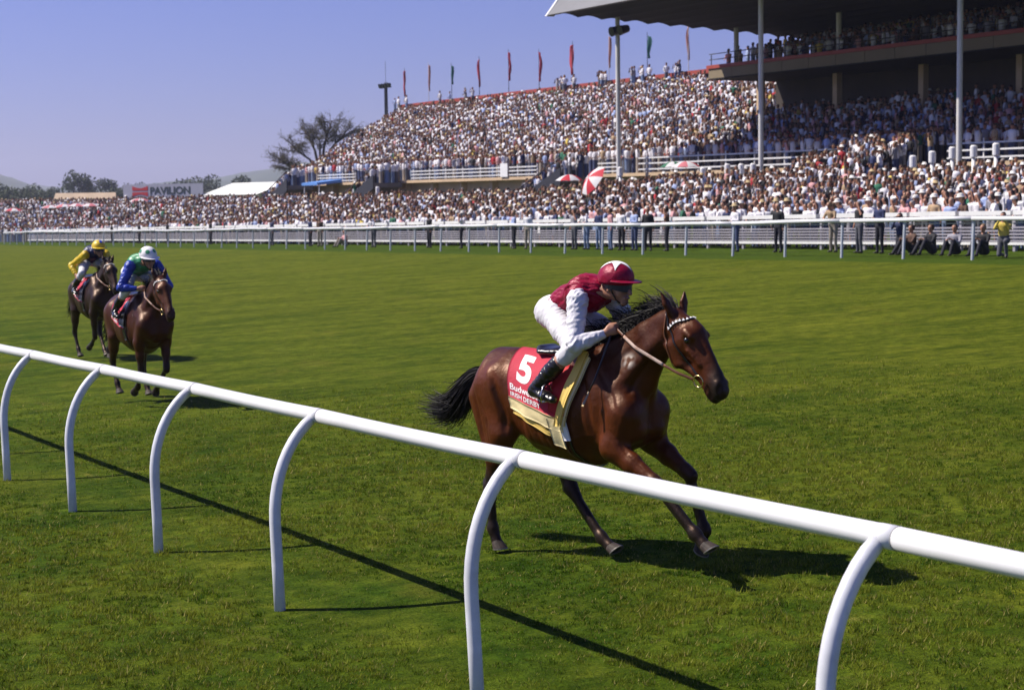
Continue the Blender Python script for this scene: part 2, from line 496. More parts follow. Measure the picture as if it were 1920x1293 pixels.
def strands(name, roots, dirs, mat, parent, width=.004, col=(.010, .008, .008), seed=1):
    """dirs: callable(i, t) -> offset; thin ribbons"""
    rng = np.random.default_rng(seed)
    n, M = len(roots), 6
    pts = np.stack([roots+dirs(k/M) for k in range(M+1)], 1)
    tang = np.diff(pts, axis=1); tang = np.concatenate([tang, tang[:, -1:]], 1)
    side = np.cross(tang, rng.normal(size=(n, 1, 3))); side /= np.linalg.norm(side, axis=2, keepdims=True)+1e-9
    wd = width*np.linspace(1, .25, M+1)[None, :, None]*rng.uniform(.6, 1.3, (n, 1, 1))
    V = np.stack([pts-side*wd, pts+side*wd], 2)          # n, M+1, 2, 3
    idx = np.arange(n*(M+1)*2).reshape(n, M+1, 2)
    Fq = np.stack([idx[:, :-1, 0], idx[:, :-1, 1], idx[:, 1:, 1], idx[:, 1:, 0]], -1).reshape(-1, 4)
    c = np.array(col)[None]*rng.uniform(.6, 1.9, (n, 1))
    return mesh_from(name, V.reshape(-1, 3), Fq, mat, parent, cols=np.repeat(c, (M+1)*2, 0))

# ------------------------------------------------------------------ terrain
def G(X, Y):
    X = np.asarray(X, float); Y = np.asarray(Y, float)
    g = -0.0165*np.clip(Y, -30, 300)+0.033*np.clip(X-4.5, 0, 40.5)
    xb = 42.0+0.045*(np.clip(Y, 0, 220)-36)
    t = np.clip((X-xb)/np.maximum(57-xb, 3), 0, 1); t = t*t*(3-2*t)*0.35+t*0.65
    top = 2.1-0.85*np.clip((Y-75)/20, 0, 1)
    fade = np.clip((300-Y)/50, 0, 1)*np.clip((130-X)/40, 0, 1)
    top = g*(1-fade)+np.maximum(top, g)*fade
    return g*(1-t)+top*t
def Gz(x, y): return float(G(x, y))

xs = np.unique(np.concatenate([np.linspace(-9000, -300, 6), np.linspace(-200, -10, 6), np.arange(-5, 64, 1.5), np.linspace(70, 200, 12), np.linspace(260, 12000, 14)]))
ys = np.unique(np.concatenate([np.linspace(-3000, -60, 5), np.linspace(-30, 0, 4), np.arange(2, 60, 1.5), np.arange(60, 260, 5.0), np.linspace(280, 600, 8), np.linspace(800, 14000, 12)]))
XX, YY = np.meshgrid(xs, ys, indexing='ij')
V = np.stack([XX, YY, G(XX, YY)], -1).reshape(-1, 3)
ni, nj = len(xs), len(ys)
ii, jj = np.meshgrid(np.arange(ni-1), np.arange(nj-1), indexing='ij')
q = (ii*nj+jj).ravel()
ground = mesh_from('ground', V, np.stack([q, q+nj, q+nj+1, q+1], 1), 'grass_sheet', smooth=True)
tag(ground, 'green turf of the racecourse rising towards the stands', 'turf', kind='structure')

# hills: a rolling ridge behind everything, on its own distance and height
def hills():
    az = np.radians(np.linspace(-30, 75, 260)); dist = np.linspace(1300, 6200, 46)
    A, Dd = np.meshgrid(az, dist, indexing='ij')
    def bump(c, w, h): return h*np.exp(-((np.degrees(A)-c)/w)**2)
    prof = 0.45+bump(13.0, 2.4, 1.15)+bump(24, 5.0, 0.92)+bump(34, 7, 0.95)+bump(-8, 9, 0.8)+bump(50, 12, 0.9)
    near = bump(14.5, 2.5, -0.25)
    u = np.clip((Dd-1300)/3000, 0, 1); u = u*u*(3-2*u)
    back = np.clip((6200-Dd)/1500, 0, 1)
    z = -5+ (prof+near)*58*u*back
    z += u*back*(6*np.sin(A*60+Dd*0.0021)+4*np.sin(A*143+1.3+Dd*0.004)+2.0*np.sin(A*390+2*np.sin(Dd*0.01)))
    V = np.stack([np.sin(A)*Dd, np.cos(A)*Dd, z], -1).reshape(-1, 3)
    n1, n2 = A.shape
    i, j = np.meshgrid(np.arange(n1-1), np.arange(n2-1), indexing='ij'); q = (i*n2+j).ravel()
    o = mesh_from('hills', V, np.stack([q, q+1, q+n2+1, q+n2], 1), 'hill_field', smooth=True)
    tag(o, 'low rolling farmland hills on the horizon', 'hills', kind='structure')
hills()

# ------------------------------------------------------------------ grandstands
Y_SPLIT = 87.5
def row_x(r): return 62.2+0.83*r
def row_z(r): return 3.9+0.285*r
def y_end(x): return 142+(x-60)/22*20.7
ROWS = 24

open_stand = thing('open_grandstand', 'long open-air terrace packed with spectators beneath a red-topped parapet', 'grandstand', (60, 115, 0))
def stand_part(mb, name, mat, root):
    V = np.array(mb.V)-np.array(root.location)
    return mesh_from(name, V, mb.F, mat, root)
mb = MB()
for r in range(ROWS):
    x0, x1, z = row_x(r), row_x(r+1), row_z(r)
    ye = y_end(x0)
    mb.hexa([(x0, Y_SPLIT, -2), (x1, Y_SPLIT, -2), (x1, y_end(x1), -2), (x0, ye, -2), (x0, Y_SPLIT, z), (x1, Y_SPLIT, z), (x1, y_end(x1), z), (x0, ye, z)])
stand_part(mb, 'terrace', 'concrete', open_stand)
xp = row_x(ROWS)
mb = MB().box(xp+0.01, xp+0.3, Y_SPLIT, y_end(xp), 0, 11.9); stand_part(mb, 'parapet', 'concrete', open_stand)
n = 12
for i in range(n):
    a = Y_SPLIT+0.3+(y_end(xp)-Y_SPLIT-0.3)*i/n; b = Y_SPLIT+0.3+(y_end(xp)-Y_SPLIT-0.3)*(i+1)/n-0.04
    mb = MB().box(xp-0.03, xp+0.36, a, b, 11.9, 12.24); stand_part(mb, 'coping', 'red_trim', open_stand)
# deck, wall beneath it and its pillars
DECK_Z = 3.8
def deck(root, ya, yb):
    mb = MB().box(59.8, 62.19, ya, yb, DECK_Z-0.2, DECK_Z); stand_part(mb, 'deck_slab', 'cream_render', root)
    y = ya
    k = 0
    while y < yb-0.5:
        w = min(4.5, yb-y)
        mb = MB().box(60.7, 60.95, y+0.22, y+w-0.22, -2, DECK_Z-0.202)
        stand_part(mb, 'wall_panel', 'cream_render', root)
        mb = MB().box(60.25, 60.99, y-0.2, y+0.2, -2, DECK_Z-0.203); stand_part(mb, 'pillar', 'cream_render', root)
        if k % 2 == 0:
            mb = MB().box(60.66, 60.695, y+1.4, y+2.5, 0.6, 2.9); stand_part(mb, 'doorway', 'dark_metal', root)
        else:
            mb = MB().box(60.66, 60.695, y+0.9, y+3.6, 1.9, 2.9); stand_part(mb, 'window', 'dark_metal', root)
        y += 4.5; k += 1
def deck_rail(root, ya, yb, h=0.82):
    y = ya
    while y < yb:
        mb = MB().box(59.86, 59.91, y-0.03, y+0.03, DECK_Z, DECK_Z+h); stand_part(mb, 'rail_post', 'white_paint', root)
        y += 2.6
    for q in (0.18, 0.5, 0.8):
        mb = MB().box(59.80, 59.855, ya, yb, DECK_Z+q*h-0.035, DECK_Z+q*h+0.045); stand_part(mb, 'rail_bar', 'white_paint', root)
    mb = MB().box(61.6, 61.66, ya, yb, DECK_Z+1.0, DECK_Z+1.16); stand_part(mb, 'back_rail', 'red_trim', root)
deck(open_stand, Y_SPLIT, 141.5)
for ya, yb in ((88.5, 91.0), (98.5, 117.0), (127.0, 134.5)): deck_rail(open_stand, ya, yb)

def staircase(y_top, label, length=7.0):
    root = thing('staircase', label, 'staircase', (58.6, y_top, 0), group=None)
    zb = Gz(58.6, y_top+length)
    n = 16
    mb = MB()
    for i in range(n):
        y0 = y_top+length*i/n; z = DECK_Z+(zb-DECK_Z)*(i+1)/n
        mb.box(57.4, 59.78, y0, y0+length/n-0.002, z-0.35, z)
    stand_part(mb, 'flight', 'concrete', root)
    for x in (57.30, 59.72):
        mb = MB().hexa([(x, y_top, DECK_Z-0.6), (x+0.06, y_top, DECK_Z-0.6), (x+0.06, y_top+length, zb-0.6), (x, y_top+length, zb-0.6),
                        (x, y_top, DECK_Z+0.45), (x+0.06, y_top, DECK_Z+0.45), (x+0.06, y_top+length, zb+0.45), (x, y_top+length, zb+0.45)])
        if x < 58: stand_part(mb, 'side_panel', 'dark_metal', root)
    mb = MB().tube([(57.33, y_top, DECK_Z+1.05), (57.33, y_top+length, zb+1.05)], 0.04, 8); stand_part(mb, 'handrail', 'dark_metal', root)
    return root
staircase(118.5, 'crowded stairs with dark side panel in the middle of the open stand')
staircase(135.3, 'crowded stairs with dark side panel at the far end of the open stand')
staircase(91.5, 'crowded stairs with dark side panel beside the two red and white umbrellas')

# roofed stand ----------------------------------------------------------
roofed = thing('roofed_grandstand', 'roofed grandstand with dark canopy, upper balcony and white poles', 'grandstand', (60, 60, 0))
Y0R = 18.0
mb = MB()
for r in range(11):
    mb.box(row_x(r), row_x(r+1), Y0R, Y_SPLIT-0.01, -2, row_z(r))
stand_part(mb, 'terrace', 'concrete', roofed)
deck(roofed, Y0R, Y_SPLIT-0.01)
for ya, yb in ((67.5, 86.5), (40.0, 60.5)): deck_rail(roofed, ya, yb, 1.1)
xb = row_x(11)
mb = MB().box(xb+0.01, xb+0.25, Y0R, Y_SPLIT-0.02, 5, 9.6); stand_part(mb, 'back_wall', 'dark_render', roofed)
for k in range(10):
    y = Y_SPLIT-0.4-k*7.3
    if y < Y0R: break
    mb = MB().box(69.6, 70.0, y-0.2, y+0.2, 6.0, 9.60); stand_part(mb, 'column', 'cream_render', roofed)
# balcony
k = 0
y = Y_SPLIT-0.05
while y > Y0R+2:
    mb = MB().box(65.9, 66.15, y-2.36, y, 9.68, 10.28); stand_part(mb, 'fascia_panel', 'fascia_panel', roofed)
    y -= 2.4
mb = MB().box(65.82, 66.35, Y0R, Y_SPLIT+0.1, 10.285, 10.5); stand_part(mb, 'balcony_coping', 'red_trim', roofed)
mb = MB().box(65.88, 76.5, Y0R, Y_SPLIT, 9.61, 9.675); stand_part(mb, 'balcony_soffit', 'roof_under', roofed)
mb = MB()
for r in range(7):
    mb.box(66.36+r*0.9, 66.36+(r+1)*0.9, Y0R, Y_SPLIT-0.05, 9.68, 9.72+0.22*r)
stand_part(mb, 'upper_terrace', 'concrete', roofed)
for q in (0.35, 0.7):
    mb = MB().tube([(66.0, Y0R, 10.5+q), (66.0, Y_SPLIT, 10.5+q)], 0.03, 6); stand_part(mb, 'balcony_rail', 'dark_metal', roofed)
for k in range(29):
    y = Y_SPLIT-0.2-2.4*k
    mb = MB().tube([(66.0, y, 10.5), (66.0, y, 11.2)], 0.03, 6); stand_part(mb, 'balcony_post', 'dark_metal', roofed)
for k in range(6):
    y = Y_SPLIT-1.2-k*9.6
    mb = MB().tube([(67.2, y, 9.7), (67.2, y, 12.9)], 0.16, 10); stand_part(mb, 'column', 'pole_paint', roofed)
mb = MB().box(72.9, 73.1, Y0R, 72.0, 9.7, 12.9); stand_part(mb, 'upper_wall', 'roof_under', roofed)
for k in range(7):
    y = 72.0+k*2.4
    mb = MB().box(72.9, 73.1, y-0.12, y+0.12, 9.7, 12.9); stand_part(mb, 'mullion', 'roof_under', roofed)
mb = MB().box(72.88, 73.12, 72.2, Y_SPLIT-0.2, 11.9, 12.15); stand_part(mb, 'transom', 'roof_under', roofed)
# roof panels (arched strips) and fascia
def roof_z(x): return 13.22-0.042*(x-54.5)
x = 54.6
k = 0
while x < 84:
    w = 1.7; P = 8; mb = MB(); V = []; 
    for yy in (Y0R, Y_SPLIT+0.2-0.004*(k % 2)):
        for i in range(P+1):
            t = i/P; V.append((x+w*t, yy, roof_z(x+w*t)+0.16*math.sin(math.pi*t)))
        for i in range(P, -1, -1):
            t = i/P; V.append((x+w*t, yy, roof_z(x+w*t)+0.34))
    n = 2*(P+1); Fc = [tuple(range(n))[::-1], tuple(range(n, 2*n))]
    for i in range(n): Fc.append((i, (i+1) % n, n+(i+1) % n, n+i))
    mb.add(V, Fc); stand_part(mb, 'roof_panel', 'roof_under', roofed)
    x += w+0.004; k += 1
mb = MB().hexa([(54.2, Y0R, 13.2), (54.58, Y0R, 13.2), (54.58, Y_SPLIT+0.3, 13.2), (54.2, Y_SPLIT+0.3, 13.2),
                (55.9, Y0R, 15.2), (56.2, Y0R, 15.2), (56.2, Y_SPLIT+0.3, 15.2), (55.9, Y_SPLIT+0.3, 15.2)])
stand_part(mb, 'roof_fascia', 'fascia_grey', roofed)
mb = MB().hexa([(54.14, Y_SPLIT+0.31, 13.15), (54.7, Y_SPLIT+0.31, 13.15), (54.7, Y_SPLIT+0.5, 13.15), (54.14, Y_SPLIT+0.5, 13.15),
                (55.85, Y_SPLIT+0.31, 15.25), (56.3, Y_SPLIT+0.31, 15.25), (56.3, Y_SPLIT+0.5, 15.25), (55.85, Y_SPLIT+0.5, 15.25)])
stand_part(mb, 'gable_trim', 'white_paint', roofed)
mb = MB().box(56.21, 84.5, Y0R, Y_SPLIT+0.15, 13.7, 15.2); stand_part(mb, 'roof_top', 'roof_metal', roofed)
for y in (86.7, 73.0, 58.4, 44.0, 30.0):
    z0 = Gz(58.5, y)
    mb = MB().tube([(58.5, y, z0-0.2), (58.5, y, roof_z(58.5)+0.1)], 0.14, 12); p = stand_part(mb, 'roof_pole', 'pole_paint', roofed)
mb = MB()
for yy in (86.2, 85.3):
    o = MB().tube([(58.3, yy, 12.35), (57.7, yy, 12.2)], [0.22, 0.30], 12)
    stand_part(o, 'loudspeaker', 'black_plastic', roofed)
# notice board on the deck railing
nb = MB().box(59.70, 59.76, 102.2, 103.2, DECK_Z+0.02, DECK_Z+0.95).build('notice_board', 'white_paint')
tag(nb, 'blank white notice board fixed to the deck railing of the open stand', 'board')
nt = thing('awning', 'blue canopy over a kiosk at the foot of the open stand', 'awning', (58.7, 131, 0))
g0 = Gz(57, 131)
z_aw = g0+2.35
stand_part(MB().hexa([(57.6, 129.6, z_aw), (60.2, 129.6, z_aw+0.25), (60.2, 132.8, z_aw+0.25), (57.6, 132.8, z_aw), (57.6, 129.6, z_aw+0.22), (60.2, 129.6, z_aw+0.5), (60.2, 132.8, z_aw+0.5), (57.6, 132.8, z_aw+0.22)]), 'canopy', 'awning_blue', nt)
for yy in (129.7, 132.7):
    stand_part(MB().tube([(57.8, yy, g0-0.4), (57.8, yy, z_aw+0.02)], 0.05, 8), 'leg', 'white_paint', nt)

# ------------------------------------------------------------------ near running rail
X_R, X_F, H_R = 4.53, 4.10, 1.25
near = thing('running_rail', 'thick white tubular running rail on curved posts along the inside of the track', 'rail', (X_F, 8, 0))
YJ = [-0.6, 2.25, 4.91, 7.68, 10.30, 12.70, 15.04, 17.36, 19.70, 22.05, 24.4, 26.8, 29.2]
for i in range(len(YJ)-1):
    a, b = YJ[i]-0.085, YJ[i+1]-0.085
    pts, rad = [], []
    for t, rr in ((0, 0.0487), (0.035, 0.0487), (0.037, 0.0472), (0.25, 0.0472), (0.5, 0.0472), (0.75, 0.0472), (1.0, 0.0472)):
        y = a+(b-a)*t
        sag = -0.006*math.sin(math.pi*t)
        pts.append((X_R+0.012*math.sin(y*0.6), y, Gz(X_R, y)+H_R+sag)); rad.append(rr)
    mb = MB().tube(pts, rad, 28)
    stand_part(mb, 'rail_tube', 'rail_plastic', near).data.polygons.foreach_set('use_smooth', [True]*len(mb.F))
material('joint_grey', (0.30, 0.30, 0.31), 0.6)
for y in YJ[1:-1]:
    ya = y-0.085
    mb = MB().tube([(X_R+0.012*math.sin(ya*0.6), ya-.003, Gz(X_R, ya)+H_R), (X_R+0.012*math.sin(ya*0.6), ya+.001, Gz(X_R, ya)+H_R)], 0.0491, 28)
    stand_part(mb, 'joint_ring', 'joint_grey', near)
for y in YJ:
    X_F = 4.20; dyf = -.10
    z0 = Gz(X_F, y)
    xr = X_R+0.012*math.sin(y*0.6)
    wid_ = xr-.024-X_F
    ctrl = [(X_F, -0.15), (X_F, 0.30), (X_F, 0.58)]+[(X_F+wid_*(1-math.cos(a_))/(1-math.cos(1.08)), 0.58+0.655*math.sin(a_)/math.sin(1.08)) for a_ in [1.08*q_/10 for q_ in range(1, 11)]]
    rnd = 0.01*math.sin(y*3.1)
    mb = MB().tube([(x, y+rnd*(1.2-z)+dyf*max(1-z/1.25, 0), z0+z) for x, z in ctrl], [0.0375]*12+[0.034], 20)
    stand_part(mb, 'rail_post', 'post_plastic', near).data.polygons.foreach_set('use_smooth', [True]*len(mb.F))

# ------------------------------------------------------------------ far running rail
def far_x(y): return 36.6+0.045*(y-36)
farr = thing('running_rail', 'thin white running rail with pale straight posts in front of the crowd', 'rail', (far_x(60), 60, 0))
y = 24.0
ys_p = []
while y < 178: ys_p.append(y); y += 2.98
for i, y in enumerate(ys_p):
    z0 = Gz(far_x(y), y)
    lean = 0.05+0.02*math.sin(i*1.7)
    mb = MB().tube([(far_x(y)-lean, y, z0-0.1), (far_x(y), y, z0+1.14)], 0.046, 8); stand_part(mb, 'rail_post', 'far_post_plastic', farr)
for i in range(0, len(ys_p)-2, 2):
    pts = []
    for t in range(5):
        y = ys_p[i]+(ys_p[i+2]-ys_p[i])*t/4
        pts.append((far_x(y)-0.06, y, Gz(far_x(y), y)+1.17+0.025*math.sin(y*0.21)+0.012*math.sin(y*0.9)))
    mb = MB().tube(pts, 0.068, 10); stand_part(mb, 'rail_tube', 'rail_plastic', farr).data.polygons.foreach_set('use_smooth', [True]*len(mb.F))

# ------------------------------------------------------------------ crowd barrier
def bar_x(y): return 40.4+0.045*(y-36)
barrier = thing('crowd_barrier', 'white slatted crowd barrier with boards along its top behind the far rail', 'barrier', (bar_x(60), 60, 0))
y = 26.0
bi = 0
material('barrier_board', (0.80, 0.79, 0.77), 0.6, var=0.12, var_scale=2)
material('barrier_slat', (0.34, 0.32, 0.36), 0.6, var=0.15, var_scale=1.5)
material('barrier_wire', (0.06, 0.09, 0.09), 0.6)
while y < 176:
    z0 = Gz(bar_x(y), y)
    stand_part(MB().box(bar_x(y)-0.05, bar_x(y)+0.05, y-0.05, y+0.05, z0-0.1, z0+1.12), 'post', 'barrier_slat', barrier)
    def beam(ya, yb, dz0, dz1, dx0, dx1, name, mat):
        za, zb = Gz(bar_x(ya), ya), Gz(bar_x(yb), yb); xa, xb2 = bar_x(ya), bar_x(yb)
        stand_part(MB().hexa([(xa+dx0, ya, za+dz0), (xa+dx1, ya, za+dz0), (xb2+dx1, yb, zb+dz0), (xb2+dx0, yb, zb+dz0),
                              (xa+dx0, ya, za+dz1), (xa+dx1, ya, za+dz1), (xb2+dx1, yb, zb+dz1), (xb2+dx0, yb, zb+dz1)]), name, mat, barrier)
    gap = 0.06+0.2*random.random()
    beam(y+gap, y+2.4-gap*0.4, 1.13, 1.27+0.02*random.random(), -0.14, 0.14, 'top_board', 'barrier_board')
    if bi % 2 == 0:
        for kk in range(5):
            beam(y+0.01, y+4.79, 0.30+kk*0.105, 0.352+kk*0.105, -0.085, -0.052, 'slat', 'barrier_slat')
        beam(y+0.01, y+4.79, 0.20, 0.285, -0.095, -0.052, 'bottom_rail', 'barrier_board')
        for kk in range(2):
            beam(y+0.01, y+4.79, 0.88+kk*0.11, 0.90+kk*0.11, -0.075, -0.055, 'wire', 'barrier_wire')
    y += 2.4; bi += 1
# ------------------------------------------------------------------ people: template bodies
def person_template(pose):
    """one continuous body per pose; facing +X, feet at z=0"""
    B = Body()
    SK, SH, TR, HA, SO = 0, 1, 2, 3, 4
    dz = {'kneel': -0.42, 'sit': -0.79}.get(pose, 0.0)
    lean = {'lean': 0.22, 'kneel': 0.10, 'sit': 0.05}.get(pose, 0.02)
    def T(x, y, z):                      # upper body tilts forward from the hips
        h = z-0.95
        return (x+lean*h/0.75, y, z+dz-0.10*max(lean-0.05, 0)*h)
    B.ec(T(0, 0, .93), T(0, 0, 1.12), (.165, .115), (.145, .105), .05, TR if pose != 'dress' else SH)
    B.ec(T(0, 0, 1.10), T(0, 0, 1.36), (.150, .108), (.180, .112), .05, SH)
    B.ec(T(0, -.15, 1.40), T(0, .15, 1.40), .07, .07, .05, SH)
    B.ec(T(0, 0, 1.42), T(.015, 0, 1.54), .054, .05, .02, SK)
    B.ec(T(.015, 0, 1.585), T(.02, 0, 1.66), (.066, .082), (.078, .098), .02, SK)
    B.ec(T(.105, 0, 1.615), T(.095, 0, 1.645), .014, .010, .012, SK)
    B.ec(T(.03, 0, 1.55), T(.085, 0, 1.56), .035, .028, .02, SK)
    B.ec(T(-.02, 0, 1.64), T(-.01, 0, 1.685), (.084, .095), (.082, .098), .012, HA)
    if pose in ('dress', 'wave'):
        B.ec(T(-.06, 0, 1.62), T(-.075, 0, 1.45), (.085, .06), (.075, .04), .02, HA)
    arms = {
        'stand': (((.0, .235, 1.14), (.06, .25, .90)), ((-.01, -.235, 1.14), (.05, -.24, .90))),
        'shade': (((.10, .30, 1.28), (.115, .11, 1.63)), ((-.01, -.235, 1.14), (.08, -.22, .92))),
        'fold':  (((.05, .24, 1.16), (.22, -.02, 1.18)), ((.05, -.24, 1.16), (.22, .03, 1.13))),
        'lean':  (((.14, .26, 1.20), (.33, .14, 1.10)), ((.14, -.26, 1.20), (.33, -.10, 1.10))),
        'wave':  (((.08, .30, 1.50), (.12, .26, 1.76)), ((.0, -.24, 1.15), (.10, -.22, .95))),
        'dress': (((.02, .225, 1.14), (.14, .16, .98)), ((.02, -.225, 1.14), (.14, -.14, .98))),
        'kneel': (((.16, .22, 1.28), (.20, .05, 1.58)), ((.16, -.22, 1.28), (.20, -.05, 1.56))),
        'sit':   (((.20, .25, 1.20), (.40, .10, 1.30)), ((.20, -.25, 1.20), (.40, -.06, 1.28))),
    }[pose]
    longs = pose in ('stand', 'fold', 'kneel', 'sit')
    for sg, (e, w) in zip((1, -1), arms):
        s_ = T(0, .19*sg, 1.395); e_ = T(*e); w_ = T(*w)
        B.ec(s_, e_, .058, .044, .03, SH)
        B.ec(e_, w_, .043, .032, .015, SH if longs else SK)
        d = np.array(w_)-np.array(e_); d /= np.linalg.norm(d); h1 = np.array(w_)+d*.10
        B.ec(w_, h1, (.038, .022), (.030, .018), .012, SK)
        B.ec(np.array(w_)+d*.02, np.array(w_)+d*.06+np.array((.02, -.03*sg, .01)), .014, .011, .01, SK)
    if pose == 'kneel':
        legs = (((.28, .12, .50), (.16, .12, .09)), ((.08, -.12, .10), (-.32, -.12, .09)))
    elif pose == 'sit':
        legs = (((.38, .13, .46), (.60, .14, .09)), ((.40, -.12, .43), (.66, -.10, .09)))
    else:
        legs = (((.025, .105, .50), (-.01, .11, .09)), ((.025, -.105, .50), (.0, -.12, .09)))
    for sg, (kn, an) in zip((1, -1), legs):
        hp = T(0, .09*sg, .93)
        if pose == 'dress':
            B.ec(hp, (kn[0], kn[1], .55), .12, .11, .06, SH); B.ec((kn[0], kn[1], .55), an, .055, .04, .02, SK)
        else:
            B.ec(hp, kn, .095, .066, .04, TR); B.ec(kn, an, .064, .048, .02, TR)
        fo = (an[0]+.13, an[1]+.01*sg, .045) if not (pose == 'kneel' and sg < 0) else (an[0]-.10, an[1], .05)
        B.ec((an[0]-.03, an[1], .05), fo, (.042, .04), (.038, .03), .02, SO)
    B.grid(0.026); V, Q = B.nets(); V = laplace(V, Q, 1, .35)
    T_ = B.tags(V, 5)
    fc = V[Q].mean(1); Tf = B.tags(fc, 5); mi = Tf.argmin(1)
    return mesh_from('person_'+pose, V, Q, ['skin', 'shirt', 'trousers', 'person_hair', 'shoe'], smooth=True, midx=mi, link=False), dz, lean

POSES = {p: person_template(p) for p in ('stand', 'shade', 'fold', 'lean', 'wave', 'dress', 'kneel', 'sit')}
def lathe_mesh(name, prof, mat, n=14, sx=1.0, sy=1.0, xoff=0.0):
    V, Fc = [], []
    for (r, z) in prof:
        for k in range(n):
            t = 2*math.pi*k/n; V.append((r*math.cos(t)*sx+xoff, r*math.sin(t)*sy, z))
    for i in range(len(prof)-1):
        for k in range(n):
            k2 = (k+1) % n; Fc.append((i*n+k, i*n+k2, (i+1)*n+k2, (i+1)*n+k))
    Fc.append(tuple(range((len(prof)-1)*n, len(prof)*n)))
    return mesh_from(name, V, Fc, mat, smooth=True, link=False)
HATS = {'white sun hat': lathe_mesh('hat_white', [(.17, -.005), (.17, .0), (.105, .02), (.10, .06), (.085, .10), (.04, .115)], 'hat_cloth', sx=1.05),
        'straw hat': lathe_mesh('hat_straw', [(.19, -.01), (.19, -.005), (.105, .02), (.10, .08), (.08, .105), (.03, .11)], 'straw', sx=1.05),
        'white cap': lathe_mesh('cap_white', [(.108, -.01), (.106, .03), (.09, .075), (.05, .10)], 'hat_cloth', sx=1.12, xoff=.01)}
SHIRTS = [('white', (.80, .78, .81), 60), ('pale blue', (.36, .44, .68), 13), ('black', (.012, .012, .016), 9), ('navy', (.02, .03, .10), 7),
          ('pink', (.68, .36, .36), 7), ('grey', (.30, .29, .33), 8), ('red', (.45, .02, .03), 3), ('tan', (.42, .29, .17), 6),
          ('green', (.02, .15, .08), 2), ('yellow', (.68, .52, .10), 2), ('brown', (.10, .05, .03), 4)]
TROUS = [(.02, .02, .03), (.05, .07, .16), (.30, .26, .22), (.10, .10, .12), (.16, .22, .36)]
HAIRS = [(.03, .018, .012), (.06, .03, .015), (.015, .012, .012), (.20, .12, .05), (.25, .23, .22)]
def pick_shirt():
    r = random.random()*sum(s[2] for s in SHIRTS)
    for s_ in SHIRTS:
        r -= s_[2]
        if r <= 0: return s_
    return SHIRTS[0]

def place_person(x, y, ang, pose, shirt, trous, hat, label, group, scale=1.0, z=None):
    me, dz, lean = POSES[pose]
    o = link_mesh('person', me)
    o.location = (x, y, Gz(x, y) if z is None else z); o.rotation_euler = (0, 0, ang); o.scale = (scale,)*3
    o['shirt_color'] = [*shirt, 1.0]; o['trouser_color'] = [*trous, 1.0]
    o['hair_color'] = [*random.choice(HAIRS), 1.0]
    tag(o, label, 'person', group)
    if hat:
        h = link_mesh('hat', HATS[hat], o)
        h.location = (.01+lean*.78/.75, 0, 1.715+dz-0.10*max(lean-.05, 0)*.75)
        h.rotation_euler = (0, lean*0.5, 0)
    return o

PI = math.pi
